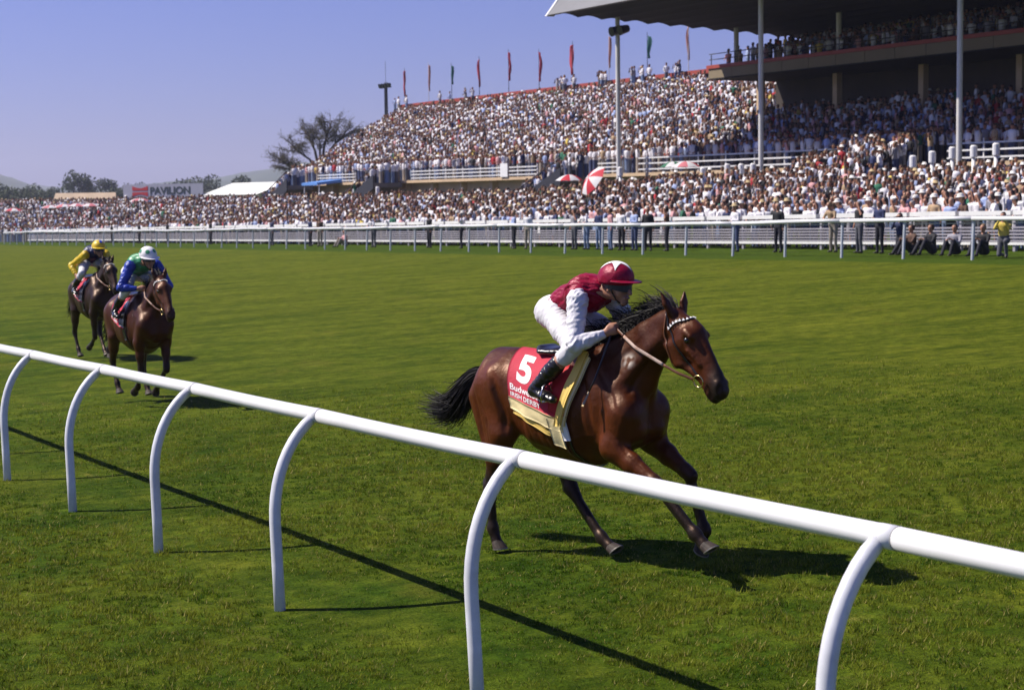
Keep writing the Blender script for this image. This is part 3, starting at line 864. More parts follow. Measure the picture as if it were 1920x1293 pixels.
# people between the running rail and the barrier
C_ = {n: c for n, c, w in SHIRTS}
front = [
 (37.55, 35.67, PI+.5, 'kneel', C_['yellow'], TROUS[3], None, 'kneeling photographer in a yellow shirt holding a camera by the far rail'),
 (38.2, 37.08, PI+.2, 'sit', C_['black'], TROUS[0], None, 'person in black sitting on the grass next to the kneeling yellow-shirted photographer'),
 (38.5, 39.55, PI-.1, 'sit', C_['black'], TROUS[0], None, 'person in black sitting on the grass in front of the barrier, arms on knees'),
 (38.6, 41.04, PI+.3, 'kneel', C_['navy'], TROUS[0], None, 'kneeling person in navy raising a camera at the far rail'),
 (38.8, 42.25, PI, 'fold', C_['navy'], TROUS[0], None, 'person in a navy jacket standing next to the kneeling navy photographer'),
 (39.0, 47.68, PI+.2, 'stand', C_['black'], TROUS[0], None, 'person in a black suit standing alone at the rail, right of the umbrellas'),
 (39.3, 56.19, PI+.6, 'stand', C_['black'], TROUS[0], None, 'person in black standing in the group at the rail below the umbrellas'),
 (39.5, 57.42, PI, 'fold', C_['pale blue'], TROUS[1], None, 'person in a pale blue shirt with folded arms in the group at the rail'),
 (39.7, 59.48, PI-.3, 'stand', C_['pink'], TROUS[4], None, 'person in a pink shirt and jeans in the group at the rail'),
 (39.9, 61.63, PI, 'lean', C_['white'], TROUS[4], None, 'person in a white shirt and jeans leaning forward in the group at the rail'),
 (40.0, 66.68, PI+.4, 'stand', C_['white'], TROUS[2], None, 'person in a white shirt and beige trousers standing alone at the rail'),
 (40.2, 73.35, PI-.5, 'shade', C_['white'], TROUS[0], None, 'person in a white shirt and black trousers shading the eyes at the rail'),
 (40.5, 77.29, PI, 'stand', C_['black'], TROUS[0], None, 'person all in black standing between rail and barrier left of the white-shirted one'),
 (41.2, 92.47, PI+.4, 'stand', C_['brown'], TROUS[2], None, 'person in brown with beige trousers standing beside a dark-clad companion at the rail'),
 (41.4, 94.32, PI, 'stand', C_['navy'], TROUS[0], None, 'person in navy standing beside a brown-clad companion at the rail'),
 (42.0, 101.73, PI, 'stand', C_['navy'], TROUS[3], None, 'lone person in navy and grey standing at the far stretch of the rail'),
 (38.3, 38.35, PI+.3, 'sit', C_['grey'], TROUS[0], None, 'person in grey sitting on the grass between two black-clad sitters'),
 (38.4, 40.3, PI-.2, 'sit', C_['brown'], TROUS[0], None, 'person in brown sitting on the grass at the far rail'),
 (38.9, 43.35, PI-.2, 'shade', C_['black'], TROUS[3], None, 'person in black shading the eyes beside the navy-jacketed standing person'),
 (39.3, 45.1, PI+.1, 'lean', C_['tan'], TROUS[2], None, 'person in a tan top bending forward between rail and barrier'),
 (39.2, 50.4, PI, 'fold', C_['white'], TROUS[1], 'straw hat', 'person in white with a straw hat and folded arms at the rail'),
 (39.3, 54.9, PI-.5, 'shade', C_['brown'], TROUS[0], None, 'person in brown shading the eyes in the group at the rail below the umbrellas'),
 (39.5, 58.35, PI+.2, 'stand', C_['white'], TROUS[0], None, 'person in a white shirt and black trousers standing in the group at the rail'),
 (39.8, 60.5, PI+.1, 'fold', C_['navy'], TROUS[4], None, 'person in navy and jeans with folded arms in the group at the rail'),
 (39.9, 62.6, PI, 'shade', C_['grey'], TROUS[3], None, 'person in grey shading the eyes at the end of the group at the rail'),
 (40.1, 68.1, PI-.3, 'fold', C_['pale blue'], TROUS[0], None, 'person in pale blue and black trousers beside the lone white-shirted one'),
 (40.6, 84.0, PI+.2, 'lean', C_['white'], TROUS[3], None, 'person in white and grey bending forward between rail and barrier'),
 (41.0, 88.5, PI, 'sit', C_['pink'], TROUS[2], None, 'person in pink sitting on the verge at the foot of the barrier'),
 (43.0, 115.44, PI, 'stand', C_['black'], TROUS[0], None, None), (43.8, 126.23, PI, 'stand', C_['black'], TROUS[0], None, None),
 (44.4, 134.15, PI, 'stand', C_['black'], TROUS[0], None, None), (45.0, 142.61, PI, 'stand', C_['black'], TROUS[0], None, None),
]
for x, y, a, pose, sh, tr, hat, lab in front:
    x = min(x+0.0, bar_x(y)-0.9); x = max(x, far_x(y)+0.9)
    grp = 'people between the far rail and the barrier' if lab else 'dark-clad stewards along the distant rail'
    p = place_person(x, y, a, pose, sh, tr, hat, lab or 'dark-clad steward standing along the distant stretch of the far rail', grp)
    if lab and 'camera' in lab:
        dzp = POSES['kneel'][1]
        c = MB().box(.22, .30, -.07, .07, 1.555+dzp, 1.645+dzp).build('camera_body', 'black_plastic', p)
        MB().tube([(.30, 0, 1.60+dzp), (.44, 0, 1.60+dzp)], .045, 10).build('lens', 'black_plastic', p)

# lawn crowd positions behind the barrier
def in_view(P, mx=40):
    u, v, z = project(P)
    return (z > 1) & (u > -mx) & (u < 1920+mx) & (v > -80) & (v < 1400)
lawn = []
row = 0
while True:
    dx = 0.45+(1.0 if row < 9 else .9)*row
    if dx > 17: break
    y = 30.0
    while y < 245:
        x = bar_x(y)+dx
        if x < 58.2 and not (57.2 < x < 60 and (117 < y < 127 or 134 < y < 144 or 90 < y < 100)):
            lawn.append((x+random.uniform(-.2, .2)*(row > 0), y+random.uniform(-.15, .15), row))
        y += random.uniform(.5, .88)*(1.0 if random.random() > .05 else 2.2)
    row += 1
L = np.array(lawn)
P = np.stack([L[:, 0], L[:, 1], G(L[:, 0], L[:, 1])+1.4], 1)
L = L[in_view(P)]
d = np.hypot(L[:, 0], L[:, 1])+L[:, 2]*9.0
order = np.argsort(d)
NIND = 270
ind, rest = L[order[:NIND]], L[order[NIND:]]
POSE_TXT = {'stand': 'standing', 'shade': 'shading the eyes', 'fold': 'with folded arms', 'lean': 'leaning on the barrier', 'wave': 'with one arm raised', 'dress': 'in a dress'}
for x, y, r in ind:
    nm, colr, _ = pick_shirt()
    if r == 0: pose = random.choice(['lean', 'lean', 'lean', 'fold'])
    else: pose = random.choices(['stand', 'shade', 'fold', 'wave', 'dress'], [4, 4, 3, .5, 2])[0]
    if r > 0 and pose == 'lean': pose = 'stand'
    hat = random.choices([None, 'white sun hat', 'straw hat', 'white cap'], [82, 8, 4, 6])[0]
    jit = 0.85+0.3*random.random()
    lab = 'spectator in %s %s%s behind the barrier' % (nm+' top' if pose != 'dress' else 'a '+nm+' dress', '' if pose == 'dress' else POSE_TXT[pose], ' wearing a '+hat if hat else ' bareheaded')
    lab = ' '.join(lab.split())
    if pose == 'lean': lab = lab.replace('leaning on the barrier', 'leaning on').replace('leaning on wearing', 'wearing').replace('leaning on bareheaded', 'bareheaded').replace('behind the barrier', 'leaning on the barrier')
    o = place_person(x, y, PI+random.gauss(-.15, .35), pose, np.clip(np.array(colr)*jit, 0, .85), random.choice(TROUS), hat, lab, lab, random.uniform(.93, 1.05))

# ------------------------------------------------------------------ massed crowd (uncountable): low-poly people
def crowd_template(hat=False, armsup=False):
    V, Fc, part = [], [], []          # part: 0 trousers 1 shirt 2 skin 3 hair 4 hat
    def rings(rs, closed=True):
        b0 = len(V); n = 6
        for (cx, cy, z, rx, ry, p) in rs:
            for k in range(n):
                t = 2*PI*k/n+PI/6
                V.append((cx+rx*math.cos(t), cy+ry*math.sin(t), z))
                pp = p
                if p == 5: pp = 2 if math.cos(t) > -0.2 else 3
                part.append(pp)
        for i in range(len(rs)-1):
            for k in range(n):
                k2 = (k+1) % n
                Fc.append((b0+i*n+k, b0+i*n+k2, b0+(i+1)*n+k2)); Fc.append((b0+i*n+k, b0+(i+1)*n+k2, b0+(i+1)*n+k))
        e = b0+(len(rs)-1)*n
        for k in range(1, 5): Fc.append((e, e+k, e+k+1))
    rings([(0, 0, 0, .12, .17, 0), (0, 0, .92, .12, .17, 0), (0, 0, .95, .125, .175, 1), (.01, 0, 1.30, .13, .21, 1), (.01, 0, 1.42, .10, .20, 1), (.01, 0, 1.47, .05, .07, 1)])
    rings([(.01, 0, 1.46, .05, .05, 2), (.015, 0, 1.54, .075, .065, 5), (.015, 0, 1.62, .095, .08, 5), (.0, 0, 1.68, .095, .08, 3), (-.01, 0, 1.735, .06, .055, 3)])
    if hat: rings([(.01, 0, 1.67, .17, .16, 4), (.0, 0, 1.69, .11, .10, 4), (0, 0, 1.78, .08, .075, 4)])
    for sg in (1, -1):
        if armsup: pts = [(.02, .21*sg, 1.40, 1), (.12, .28*sg, 1.22, 1), (.15, .12*sg, 1.58, 2)]
        else: pts = [(.02, .22*sg, 1.40, 1), (.06, .26*sg, 1.14, 1), (.24, .14*sg, 1.05, 2)]
        b0 = len(V)
        for (x, y, z, p) in pts:
            for k in range(3):
                t = 2*PI*k/3; V.append((x+.05*math.cos(t), y+.05*math.sin(t), z+.03*math.sin(t))); part.append(p)
        for i in range(2):
            for k in range(3):
                k2 = (k+1) % 3
                Fc.append((b0+i*3+k, b0+i*3+k2, b0+(i+1)*3+k2)); Fc.append((b0+i*3+k, b0+(i+1)*3+k2, b0+(i+1)*3+k))
    return np.array(V), np.array(Fc), np.array(part)
CT = [crowd_template(), crowd_template(True), crowd_template(False, True), crowd_template(True, True)]
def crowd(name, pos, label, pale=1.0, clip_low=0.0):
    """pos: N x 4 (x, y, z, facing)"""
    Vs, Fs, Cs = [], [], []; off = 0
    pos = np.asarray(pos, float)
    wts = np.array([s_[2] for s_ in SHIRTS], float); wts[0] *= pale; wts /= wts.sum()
    kind = RNG.choice(4, len(pos), p=[.68, .07, .22, .03])
    for k in range(4):
        S = pos[kind == k]; n = len(S)
        if n == 0: continue
        V, Fc, part = CT[k]
        c, s_ = np.cos(S[:, 3]), np.sin(S[:, 3]); sc = RNG.uniform(.92, 1.06, n)
        X = V[None, :, 0]*sc[:, None]; Y = V[None, :, 1]*sc[:, None]*RNG.uniform(.9, 1.2, n)[:, None]; Z = V[None, :, 2]*sc[:, None]
        W = np.stack([S[:, 0:1]+X*c[:, None]-Y*s_[:, None], S[:, 1:2]+X*s_[:, None]+Y*c[:, None], S[:, 2:3]+Z], -1)
        sh = np.array([q[1] for q in SHIRTS])[RNG.choice(len(SHIRTS), n, p=wts)]*RNG.uniform(.75, 1.05, (n, 1))
        tr = np.array(TROUS)[RNG.integers(0, len(TROUS), n)]
        sk = np.array([.40, .18, .10])*RNG.uniform(.6, 1.15, (n, 1))
        ha = np.array(HAIRS)[RNG.choice(len(HAIRS), n, p=[.35, .3, .15, .1, .1])]
        ht = np.where(RNG.random((n, 1)) < .72, np.array([[.78, .76, .74]]), np.array([[.5, .38, .2]]))
        tab = np.stack([tr, sh, sk, ha, ht], 1)
        Cc = tab[:, part, :]
        Vs.append(W.reshape(-1, 3)); Cs.append(Cc.reshape(-1, 3))
        Fs.append((Fc[None]+(np.arange(n)*len(V))[:, None, None]).reshape(-1, 3)+off); off += n*len(V)
    o = mesh_from(name, np.concatenate(Vs), np.concatenate(Fs), 'crowd_cloth', cols=np.clip(np.concatenate(Cs), 0, .85))
    tag(o, label, 'crowd', kind='stuff')
    return o
def face(n): return PI+RNG.normal(-.15, .4, n)
crowd('crowd', np.column_stack([rest[:, 0], rest[:, 1], G(rest[:, 0], rest[:, 1])+RNG.normal(0, .05, len(rest)), face(len(rest))]), 'dense standing crowd on the bank between the barrier and the stands')
# seated and standing rows of the two stands
def terrace_people(ya_fn, yb_fn, rows, gap=(.44, .62), aisle=None, drop=.3):
    out = []
    for r in rows:
        y = ya_fn(r)
        while y < yb_fn(r):
            y += random.uniform(*gap)
            if aisle and any(abs(y-a-r*.0) < .45 for a in aisle): continue
            out.append((row_x(r)+.42+random.uniform(-.16, .16), y, row_z(r)-random.choice([0, .04, .08, .12, .2]), PI+random.gauss(-.15, .45)))
    # on the deck too
    return np.array(out)
T1 = terrace_people(lambda r: Y_SPLIT+.3, lambda r: y_end(row_x(r))-.3, range(ROWS))
T1 = T1[in_view(T1[:, :3]+[0, 0, 1.3])]
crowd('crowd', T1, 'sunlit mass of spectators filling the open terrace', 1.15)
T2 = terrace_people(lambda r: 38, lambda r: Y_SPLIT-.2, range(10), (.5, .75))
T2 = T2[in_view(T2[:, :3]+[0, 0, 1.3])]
crowd('crowd', T2, 'shaded mass of spectators under the roofed stand', .45)  # white tops thinned out: darker clothing colours deepen the shade under the roof
D1 = []
for (ya, yb, den) in ((67, 141, .62), (38, 66, .7)):
    for xx in (60.4, 61.0, 61.9):
        y = ya
        while y < yb:
            y += random.uniform(.5, 1.0)*den/.62
            D1.append((xx+random.uniform(-.15, .15), y, DECK_Z, PI+random.gauss(0, .4)))
for y_top, ln in ((118.5, 7.0), (135.3, 7.0), (91.5, 7.0)):
    zb = Gz(58.6, y_top+ln)
    for i in range(60):
        t = random.random(); D1.append((random.uniform(57.7, 59.4), y_top+ln*t, DECK_Z+(zb-DECK_Z)*(t+1/16), PI/2*random.choice([1, 2])+random.gauss(0, .4)))
D1 = np.array(D1); D1 = D1[in_view(D1[:, :3]+[0, 0, 1.3])]
crowd('crowd', D1, 'people standing along the deck and on the stairs of the stands')
# crowd climbing the ramp on to the roofed stand's deck
ramp = thing('ramp', 'concrete ramp covered by spectators climbing to the deck of the roofed stand', 'ramp', (56, 64, 0))
zr = Gz(52.5, 64)
stand_part(MB().hexa([(52.5, 60.9, zr-.6), (59.78, 60.9, zr-.6), (59.78, 67.1, zr-.6), (52.5, 67.1, zr-.6), (52.5, 60.9, zr+.02), (59.78, 60.9, DECK_Z), (59.78, 67.1, DECK_Z), (52.5, 67.1, zr+.02)]), 'ramp_slab', 'concrete', ramp)
Rp = []
for i in range(190):
    x = random.uniform(52.7, 60.5); Rp.append((x, random.uniform(61.2, 66.8), zr+(DECK_Z-zr)*min((x-52.5)/7.28, 1), PI+random.gauss(0, .4)))
crowd('crowd', Rp, 'spectators standing on the ramp up to the roofed stand')
U1 = []
for r in range(7):
    y = 40.0
    while y < Y_SPLIT-1:
        y += random.uniform(.5, 1.1)
        if random.random() < .85: U1.append((66.8+r*.9+random.uniform(-.1, .2), y, 9.72+.22*r, PI+random.gauss(0, .4)))
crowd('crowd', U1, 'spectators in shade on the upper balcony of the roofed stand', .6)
S1 = []
for y, n in ((162.0, 4), (129.8, 6), (123.9, 5), (118.2, 5), (146.9, 3), (112.5, 4), (151.8, 2)):
    for i in range(n): S1.append((xp-.2+random.uniform(-.25, .05), y+random.uniform(-1.6, 1.6), 11.35, PI+random.gauss(0, .6)))
crowd('crowd', S1, 'small knots of people sitting up against the red coping of the open stand')

# ------------------------------------------------------------------ white posts above the crowd
for i, (x, y, zt) in enumerate([(54, 56.7, 4.05), (55, 56.54, 4.24), (56, 56.31, 4.42), (56, 55.02, 4.45), (56, 53.7, 4.5), (55, 73.52, 3.87), (56.5, 73.35, 4.06), (56.5, 72.15, 4.03), (56.5, 71.16, 4.03), (57, 84.31, 4.12), (57, 117.09, 3.34), (57, 127.76, 2.95)]):
    z0 = Gz(x, y)
    t = thing('bollard_post', 'white round-capped post standing up out of the crowd on the bank', 'post', (x, y, z0), group='white posts rising out of the crowd')
    me = MB().tube([(0, 0, -.1), (0, 0, zt-z0-.55)], .09, 12).build('shaft', 'white_paint', t, True)
    h = zt-z0
    MB().tube([(0, 0, h-.55), (0, 0, h-.52), (0, 0, h-.06), (0, 0, h)], [.13, .16, .16, .10], 14).build('cap', 'white_paint', t, False)

# ------------------------------------------------------------------ umbrellas
def umbrella(x, y, z, cols, label, tilt=(0, 0), r=.72, group=None):
    t = thing('umbrella', label, 'umbrella', (x, y, z), 0.0, group)
    t.rotation_euler = (tilt[0], tilt[1], 0.3)
    n = 8
    for k in range(n):
        V, Fc = [], []
        M = 5
        for i in range(M+1):
            u = i/M
            for j in range(4):
                a = 2*PI*(k+j/3)/n
                sagg = 1-0.05*math.sin(PI*j/3)*u
                V.append((r*u*math.cos(a)*sagg, r*u*math.sin(a)*sagg, .30*(1-u**2.0)-.02*u+.02*math.sin(PI*j/3)*u))
        nv = len(V); V += [(a, b, c-.004) for a, b, c in V]
        for i in range(M):
            for j in range(3):
                q0 = i*4+j
                Fc.append((q0, q0+4, q0+5, q0+1)); Fc.append((nv+q0+1, nv+q0+5, nv+q0+4, nv+q0))
        mesh_from('panel', V, Fc, cols[k % len(cols)], t, smooth=True)
    MB().tube([(0, 0, -.75), (0, 0, .36)], .012, 6).build('shaft', 'dark_metal', t)
    MB().tube([(0, 0, -.90), (0, 0, -.75)], .02, 6).build('handle', 'black_plastic', t)
    return t
umbrella(47, 74.2, 3.25, ['umb_red', 'umb_white'], 'upright red and white golf umbrella above the crowd')
umbrella(46.5, 71.2, 3.2, ['umb_red', 'umb_white'], 'tilted red and white golf umbrella showing its top', (-.35, -.95), .85)
umbrella(55, 76.2, 3.95, ['umb_white', 'umb_green'], 'green and white umbrella above the crowd near the roof pole', (0, 0), .75)
umbrella(54.6, 74.5, 3.92, ['umb_pink', 'umb_white', 'umb_red', 'umb_white'], 'pink and white umbrella beside the green and white one', (0, 0), .8)
for (x, y, z, cs) in ((50, 197.7, 1.6, ['umb_red', 'umb_white']), (52, 189.4, 1.9, ['umb_pink', 'umb_white']), (53, 187.6, 2.0, ['umb_pink', 'umb_white']), (54, 186, 2.05, ['umb_white', 'umb_pink']), (54, 181, 2.05, ['umb_white', 'umb_pink']), (56, 170.6, 2.5, ['umb_pink', 'umb_white'])):
    if cs[0] == 'umb_red': lb, gp = 'small far-off red and white parasol at the far end of the crowd', None
    else: lb, gp = 'far-off pink and white parasol over the distant crowd near the pavilion', 'pink parasols over the distant crowd'
    umbrella(x, y, z, cs, lb, (0, 0), 1.1, gp)

# ------------------------------------------------------------------ flags, mast
FL = [(162.7, 'red'), (157.25, 'peach'), (152.29, 'green'), (146.61, 'red'), (140.94, 'red'), (135.4, 'red'), (129.64, 'redw'), (123.82, 'peach'), (118.06, 'green'), (112.31, 'peach')]
for i, (y, c) in enumerate(FL):
    cn = {'red': 'red', 'redw': 'bright red fuller', 'peach': 'peach', 'green': 'dark green'}[c]
    lab = {'red': 'limp red flag on a thin pole along the open stand coping', 'redw': 'fuller billowing red flag on the open stand coping', 'peach': 'limp peach flag on a thin pole along the open stand coping', 'green': 'dark green flag on a thin pole along the open stand coping'}[c]
    wscale = 1.15
    t = thing('flag', lab, 'flag', (xp+.5, y, 11.6), 0, 'flags along the coping of the open stand')
    H = 4.5+.25*math.sin(i*2.1)
    MB().tube([(0, 0, 0), (0, 0, H)], [.035, .02], 6).build('pole', 'pole_paint' if c == 'peach' else 'dark_metal', t)
    M, W = 14, 6; V, Fc = [], []
    wid = {'red': .34, 'redw': .62, 'peach': .26, 'green': .42}[c]
    if i == 8: wid = .6
    for a in range(M+1):
        u = a/M; zz = H-.25-u*(2.7 if c != 'green' else 1.9)
        for b in range(W+1):
            s_ = b/W
            wd = wscale*wid*(.35+.65*math.sin(PI*min(u*1.1+.12, 1)))
            V.append((.05+.10*math.sin(s_*7+u*5+i), -s_*wd*(1 if i % 3 else -1), zz-.15*s_*(1-u)))
    for a in range(M):
        for b in range(W):
            q0 = a*(W+1)+b; Fc.append((q0, q0+1, q0+W+2, q0+W+1))
    o = mesh_from('cloth', V, Fc, {'red': 'flag_red', 'redw': 'flag_red', 'peach': 'flag_peach', 'green': 'flag_green'}[c], t, smooth=True)
    sm = o.modifiers.new('thickness', 'SOLIDIFY'); sm.thickness = .01
mast = thing('floodlight_mast', 'dark lattice floodlight mast with a crossbar of lamps behind the open stand', 'mast', (84.5, 171, -1.8))
for sx, sy in ((-.2, -.2), (.2, -.2), (.2, .2), (-.2, .2)):
    MB().tube([(sx, sy, 0), (sx*.5, sy*.5, 16.4)], .05, 6).build('leg', 'dark_metal', mast)
mb = MB()
for k in range(34):
    z = k*.5; f = 1-.5*z/17; s_ = .2*f
    a = [(-s_, -s_), (s_, -s_), (s_, s_), (-s_, s_)]
    for q_ in range(4):
        p0 = a[q_]; p1 = a[(q_+1) % 4]; mb.tube([(p0[0], p0[1], z), (p1[0], p1[1], z+.5)], .02, 4)
mb.build('lattice', 'dark_metal', mast)
MB().box(-.06, .06, -1.3, 1.3, 16.35, 16.47).build('crossbar', 'dark_metal', mast)
for k in range(4):
    y = -1.05+.7*k
    MB().tube([(.05, y, 16.68), (-.3, y, 16.6)], [.16, .26], 10).build('lamp', 'black_plastic', mast)
MB().tube([(0, 0, 16.9), (0, 0, 19.3)], .02, 5).build('aerial', 'dark_metal', mast)

# ------------------------------------------------------------------ pavilion sign, marquee, tents
def text_mesh(body, size, bold=0.0, extrude=0.0, shear=0.0, spacing=1.0):
    cu = bpy.data.curves.new('txt', 'FONT'); cu.body = body; cu.size = size; cu.offset = bold; cu.extrude = extrude; cu.shear = shear
    cu.space_character = spacing; cu.resolution_u = 6
    cu.align_x = 'CENTER'; cu.align_y = 'CENTER'
    o = bpy.data.objects.new('txt', cu); COL.objects.link(o)
    dg = bpy.context.evaluated_depsgraph_get(); dg.update()
    me = bpy.data.meshes.new_from_object(o.evaluated_get(dg))
    V = np.array([v.co[:] for v in me.vertices]); Fc = [tuple(p.vertices) for p in me.polygons]
    bpy.data.objects.remove(o); bpy.data.curves.remove(cu); bpy.data.meshes.remove(me)
    return V, Fc
P1, P2 = np.array([57.1, 179.4]), np.array([62.2, 169.0])
sv = P2-P1; SL = np.linalg.norm(sv); sv /= SL; sn = np.array([-sv[1], sv[0]]); sn = -sn if sn @ P1 > 0 else sn
sgn = thing('pavilion_sign', 'long pale sign board with a red bow tie mark and the word pavilion', 'sign', (P1[0], P1[1], 2.75))
def on_board(u, w, dpt): p = sv*u+sn*dpt; return (p[0], p[1], w)
def board_box(u0, u1, w0, w1, d0, d1, name, mat, root):
    V = [on_board(u0, w0, d0), on_board(u1, w0, d0), on_board(u1, w0, d1), on_board(u0, w0, d1), on_board(u0, w1, d0), on_board(u1, w1, d0), on_board(u1, w1, d1), on_board(u0, w1, d1)]
    return MB().hexa(V).build(name, mat, root)
board_box(0, SL, 0, 1.52, -.1, 0, 'board', 'sign_board', sgn)
for u in (.4, SL/2, SL-.4): board_box(u-.08, u+.08, -4.5, .4, -.3, -.11, 'leg', 'dark_metal', sgn)
Vt, Ft = text_mesh('PAVILION', 1.0, .035, .01)
w = Vt[:, 0].max()-Vt[:, 0].min(); hh = Vt[:, 1].max()-Vt[:, 1].min()
Vt[:, 0] *= (SL*.50)/w; Vt[:, 1] *= .80/hh
cx = SL*.60
mesh_from('lettering', [on_board(cx+v[0], .78+v[1], .02+v[2]) for v in Vt], Ft, 'sign_dark', sgn)
bw, bx = SL*.20, SL*.12
for sgm in (1, -1):
    V = []
    for d0 in (.005, .03):
        for k in range(9):
            t = k/8; c = .13+.22*abs(2*t-1)**1.5
            V.append(on_board(bx+bw*t, .78+sgm*(.08), d0))
            V.append(on_board(bx+bw*t, .78+sgm*(.20+c), d0))
    Fc = []
    for k in range(8):
        for o_ in (0, 18): Fc.append((o_+2*k, o_+2*k+2, o_+2*k+3, o_+2*k+1))
        Fc.append((2*k, 2*k+2, 18+2*k+2, 18+2*k)); Fc.append((2*k+1, 2*k+3, 18+2*k+3, 18+2*k+1))
    mesh_from('bow_tie', V, Fc, 'sign_red', sgn)

def marquee(pa, pb, z_eave, z_ridge, depth, mat, label, overhang=0.0):
    pa, pb = np.array(pa, float), np.array(pb, float); d = pb-pa; Lm = np.linalg.norm(d); d /= Lm
    nn = np.array([-d[1], d[0]]); nn = nn if nn @ pa > 0 else -nn          # away from the camera
    zg = Gz(*pa)
    t = thing('marquee', label, 'tent', (pa[0], pa[1], zg))
    def pt(u, v, z): q_ = d*u+nn*v; return (q_[0], q_[1], z-zg)
    r1 = [pt(-.2, -.2, z_eave), pt(Lm+overhang, -.2, z_eave), pt(Lm+overhang*1.6, depth/2, z_ridge), pt(0, depth/2, z_ridge), pt(-.2, depth+.2, z_eave), pt(Lm+overhang, depth+.2, z_eave)]
    V = r1+[(x, y, z-.06) for x, y, z in r1]
    MB().add(V, [(0, 1, 2, 3), (3, 2, 5, 4), (6, 9, 8, 7), (9, 10, 11, 8), (0, 6, 7, 1), (1, 7, 8, 2), (2, 8, 11, 5), (0, 3, 9, 6), (3, 4, 10, 9), (4, 5, 11, 10)]).build('roof', mat, t)
    nseg = max(2, int(Lm/3))
    for k in range(nseg):
        u0, u1 = Lm*k/nseg+.03, Lm*(k+1)/nseg-.03
        V = [pt(u0, 0, zg-1), pt(u1, 0, zg-1), pt(u1, .05, zg-1), pt(u0, .05, zg-1), pt(u0, 0, z_eave-.07), pt(u1, 0, z_eave-.07), pt(u1, .05, z_eave-.07), pt(u0, .05, z_eave-.07)]
        MB().hexa(V).build('wall_panel', mat, t)
    for k in range(2):
        u0 = 0 if k == 0 else Lm-.05
        V = [pt(u0, .06, zg-1), pt(u0+.05, .06, zg-1), pt(u0+.05, depth, zg-1), pt(u0, depth, zg-1), pt(u0, .06, z_eave-.07), pt(u0+.05, .06, z_eave-.07), pt(u0+.05, depth, z_eave-.07), pt(u0, depth, z_eave-.07)]
        MB().hexa(V).build('end_wall', mat, t)
    return t
marquee(P2+np.array([.2, .1]), (64.2, 159.8), 3.05, 4.25, 7.0, 'canvas_white', 'white marquee with a bright pitched roof beside the pavilion sign', .8)
marquee((69.5, 250.6), (77.8, 248.0), 2.95, 3.85, 6, 'canvas_tan', 'long tan marquee just left of the pavilion sign')
marquee((66.5, 256.6), (69.0, 255.9), 2.1, 2.85, 5, 'canvas_tan', 'small tan tent with a rounded canvas front at the far end of the crowd')
marquee((62.6, 257.5), (65.9, 256.8), 2.0, 2.7, 5, 'canvas_tan', 'dull tan tent left of the small rounded tent')

# ------------------------------------------------------------------ trees
def leaf_cloud(lobes, n, size, rng, base, dark=0.55):
    """leaf-sized faces spread through lobes (cx,cy,cz,rx,ry,rz)"""
    L_ = np.array(lobes); vol = (L_[:, 3]*L_[:, 4]*L_[:, 5])**(2/3); pr = vol/vol.sum()
    k = rng.choice(len(L_), n, p=pr)
    d = rng.normal(size=(n, 3)); d /= np.linalg.norm(d, axis=1, keepdims=True)
    rad = rng.random(n)**.30
    clump = 1+.18*np.sin(d[:, 0]*7+k)*np.sin(d[:, 1]*8+2*k)*np.sin(d[:, 2]*6)
    c = L_[k, :3]+d*L_[k, 3:6]*(rad*clump)[:, None]
    a = rng.normal(size=(n, 3)); a /= np.linalg.norm(a, axis=1, keepdims=True)
    b = np.cross(a, rng.normal(size=(n, 3))); b /= np.linalg.norm(b, axis=1, keepdims=True)
    s_ = size*rng.uniform(.6, 1.4, (n, 1))
    V = np.stack([c+a*s_, c+b*s_*.6, c-a*s_, c-b*s_*.6], 1).reshape(-1, 3)
    Fq = np.arange(4*n).reshape(-1, 4)
    col = np.array(base)*rng.uniform(.65, 1.35, (n, 1))*(1+rng.normal(0, .06, (n, 3)))
    return V, Fq, np.repeat(np.clip(col, 0.005, .5), 4, 0)
def far_tree(x, y, h, w, seed, label, base=(.045, .065, .022), group=None):
    rng = np.random.default_rng(seed)
    z0 = Gz(x, y)
    t = thing('tree', label, 'tree', (x, y, z0), 0, group)
    lob = []
    for i in range(9):
        a = rng.random()*6.28; rr = rng.random()**.6*w*.33; zz = h*(.38+.5*rng.random())
        s_ = w*(.16+.13*rng.random()); lob.append((math.cos(a)*rr, math.sin(a)*rr, zz, s_, s_, s_*.8))
    lob.append((0, 0, h*.6, w*.3, w*.3, h*.3))
    V, Fq, c = leaf_cloud(lob, 1500, w*.035, rng, base)
    mesh_from('crown', V, Fq, 'leaf', t, cols=c)
    mb = MB().tube([(0, 0, -.5), (0, 0, h*.3), (w*.03, 0, h*.65)], [w*.045, w*.032, w*.012], 7)
    for i in range(5):
        a = rng.random()*6.28; mb.tube([(0, 0, h*(.22+.06*i)), (math.cos(a)*w*.25, math.sin(a)*w*.25, h*(.5+.07*i))], [w*.018, w*.006], 5)
    mb.build('trunk', 'bark', t)
    return t
def at(px, dist): a = YAW+math.atan((px-960)/3200); return math.sin(a)*dist, math.cos(a)*dist
TR = [(145, 560, 12.4, 10.0, 'tall dark tree with the highest crown, left of the tan marquee'), (207, 575, 10.5, 7.5, 'tall narrow dark tree directly behind the tan marquee'),
      (175, 570, 8.8, 7, None), (110, 600, 7.0, 8, None), (70, 590, 7.6, 10, None), (35, 600, 7.2, 10, None), (0, 590, 7.4, 11, None), (90, 520, 5.5, 9, None),
      (250, 640, 8.6, 8, None), (285, 650, 8.8, 8, None), (318, 620, 10.0, 10, None), (345, 600, 9.6, 10, None), (372, 640, 9.8, 11, None), (400, 600, 10.6, 9, None),
      (452, 590, 10.0, 11, None), (230, 520, 5.6, 8, None), (20, 500, 5.0, 9, None), (55, 505, 5.2, 9, None), (480, 640, 8.0, 9, None)]
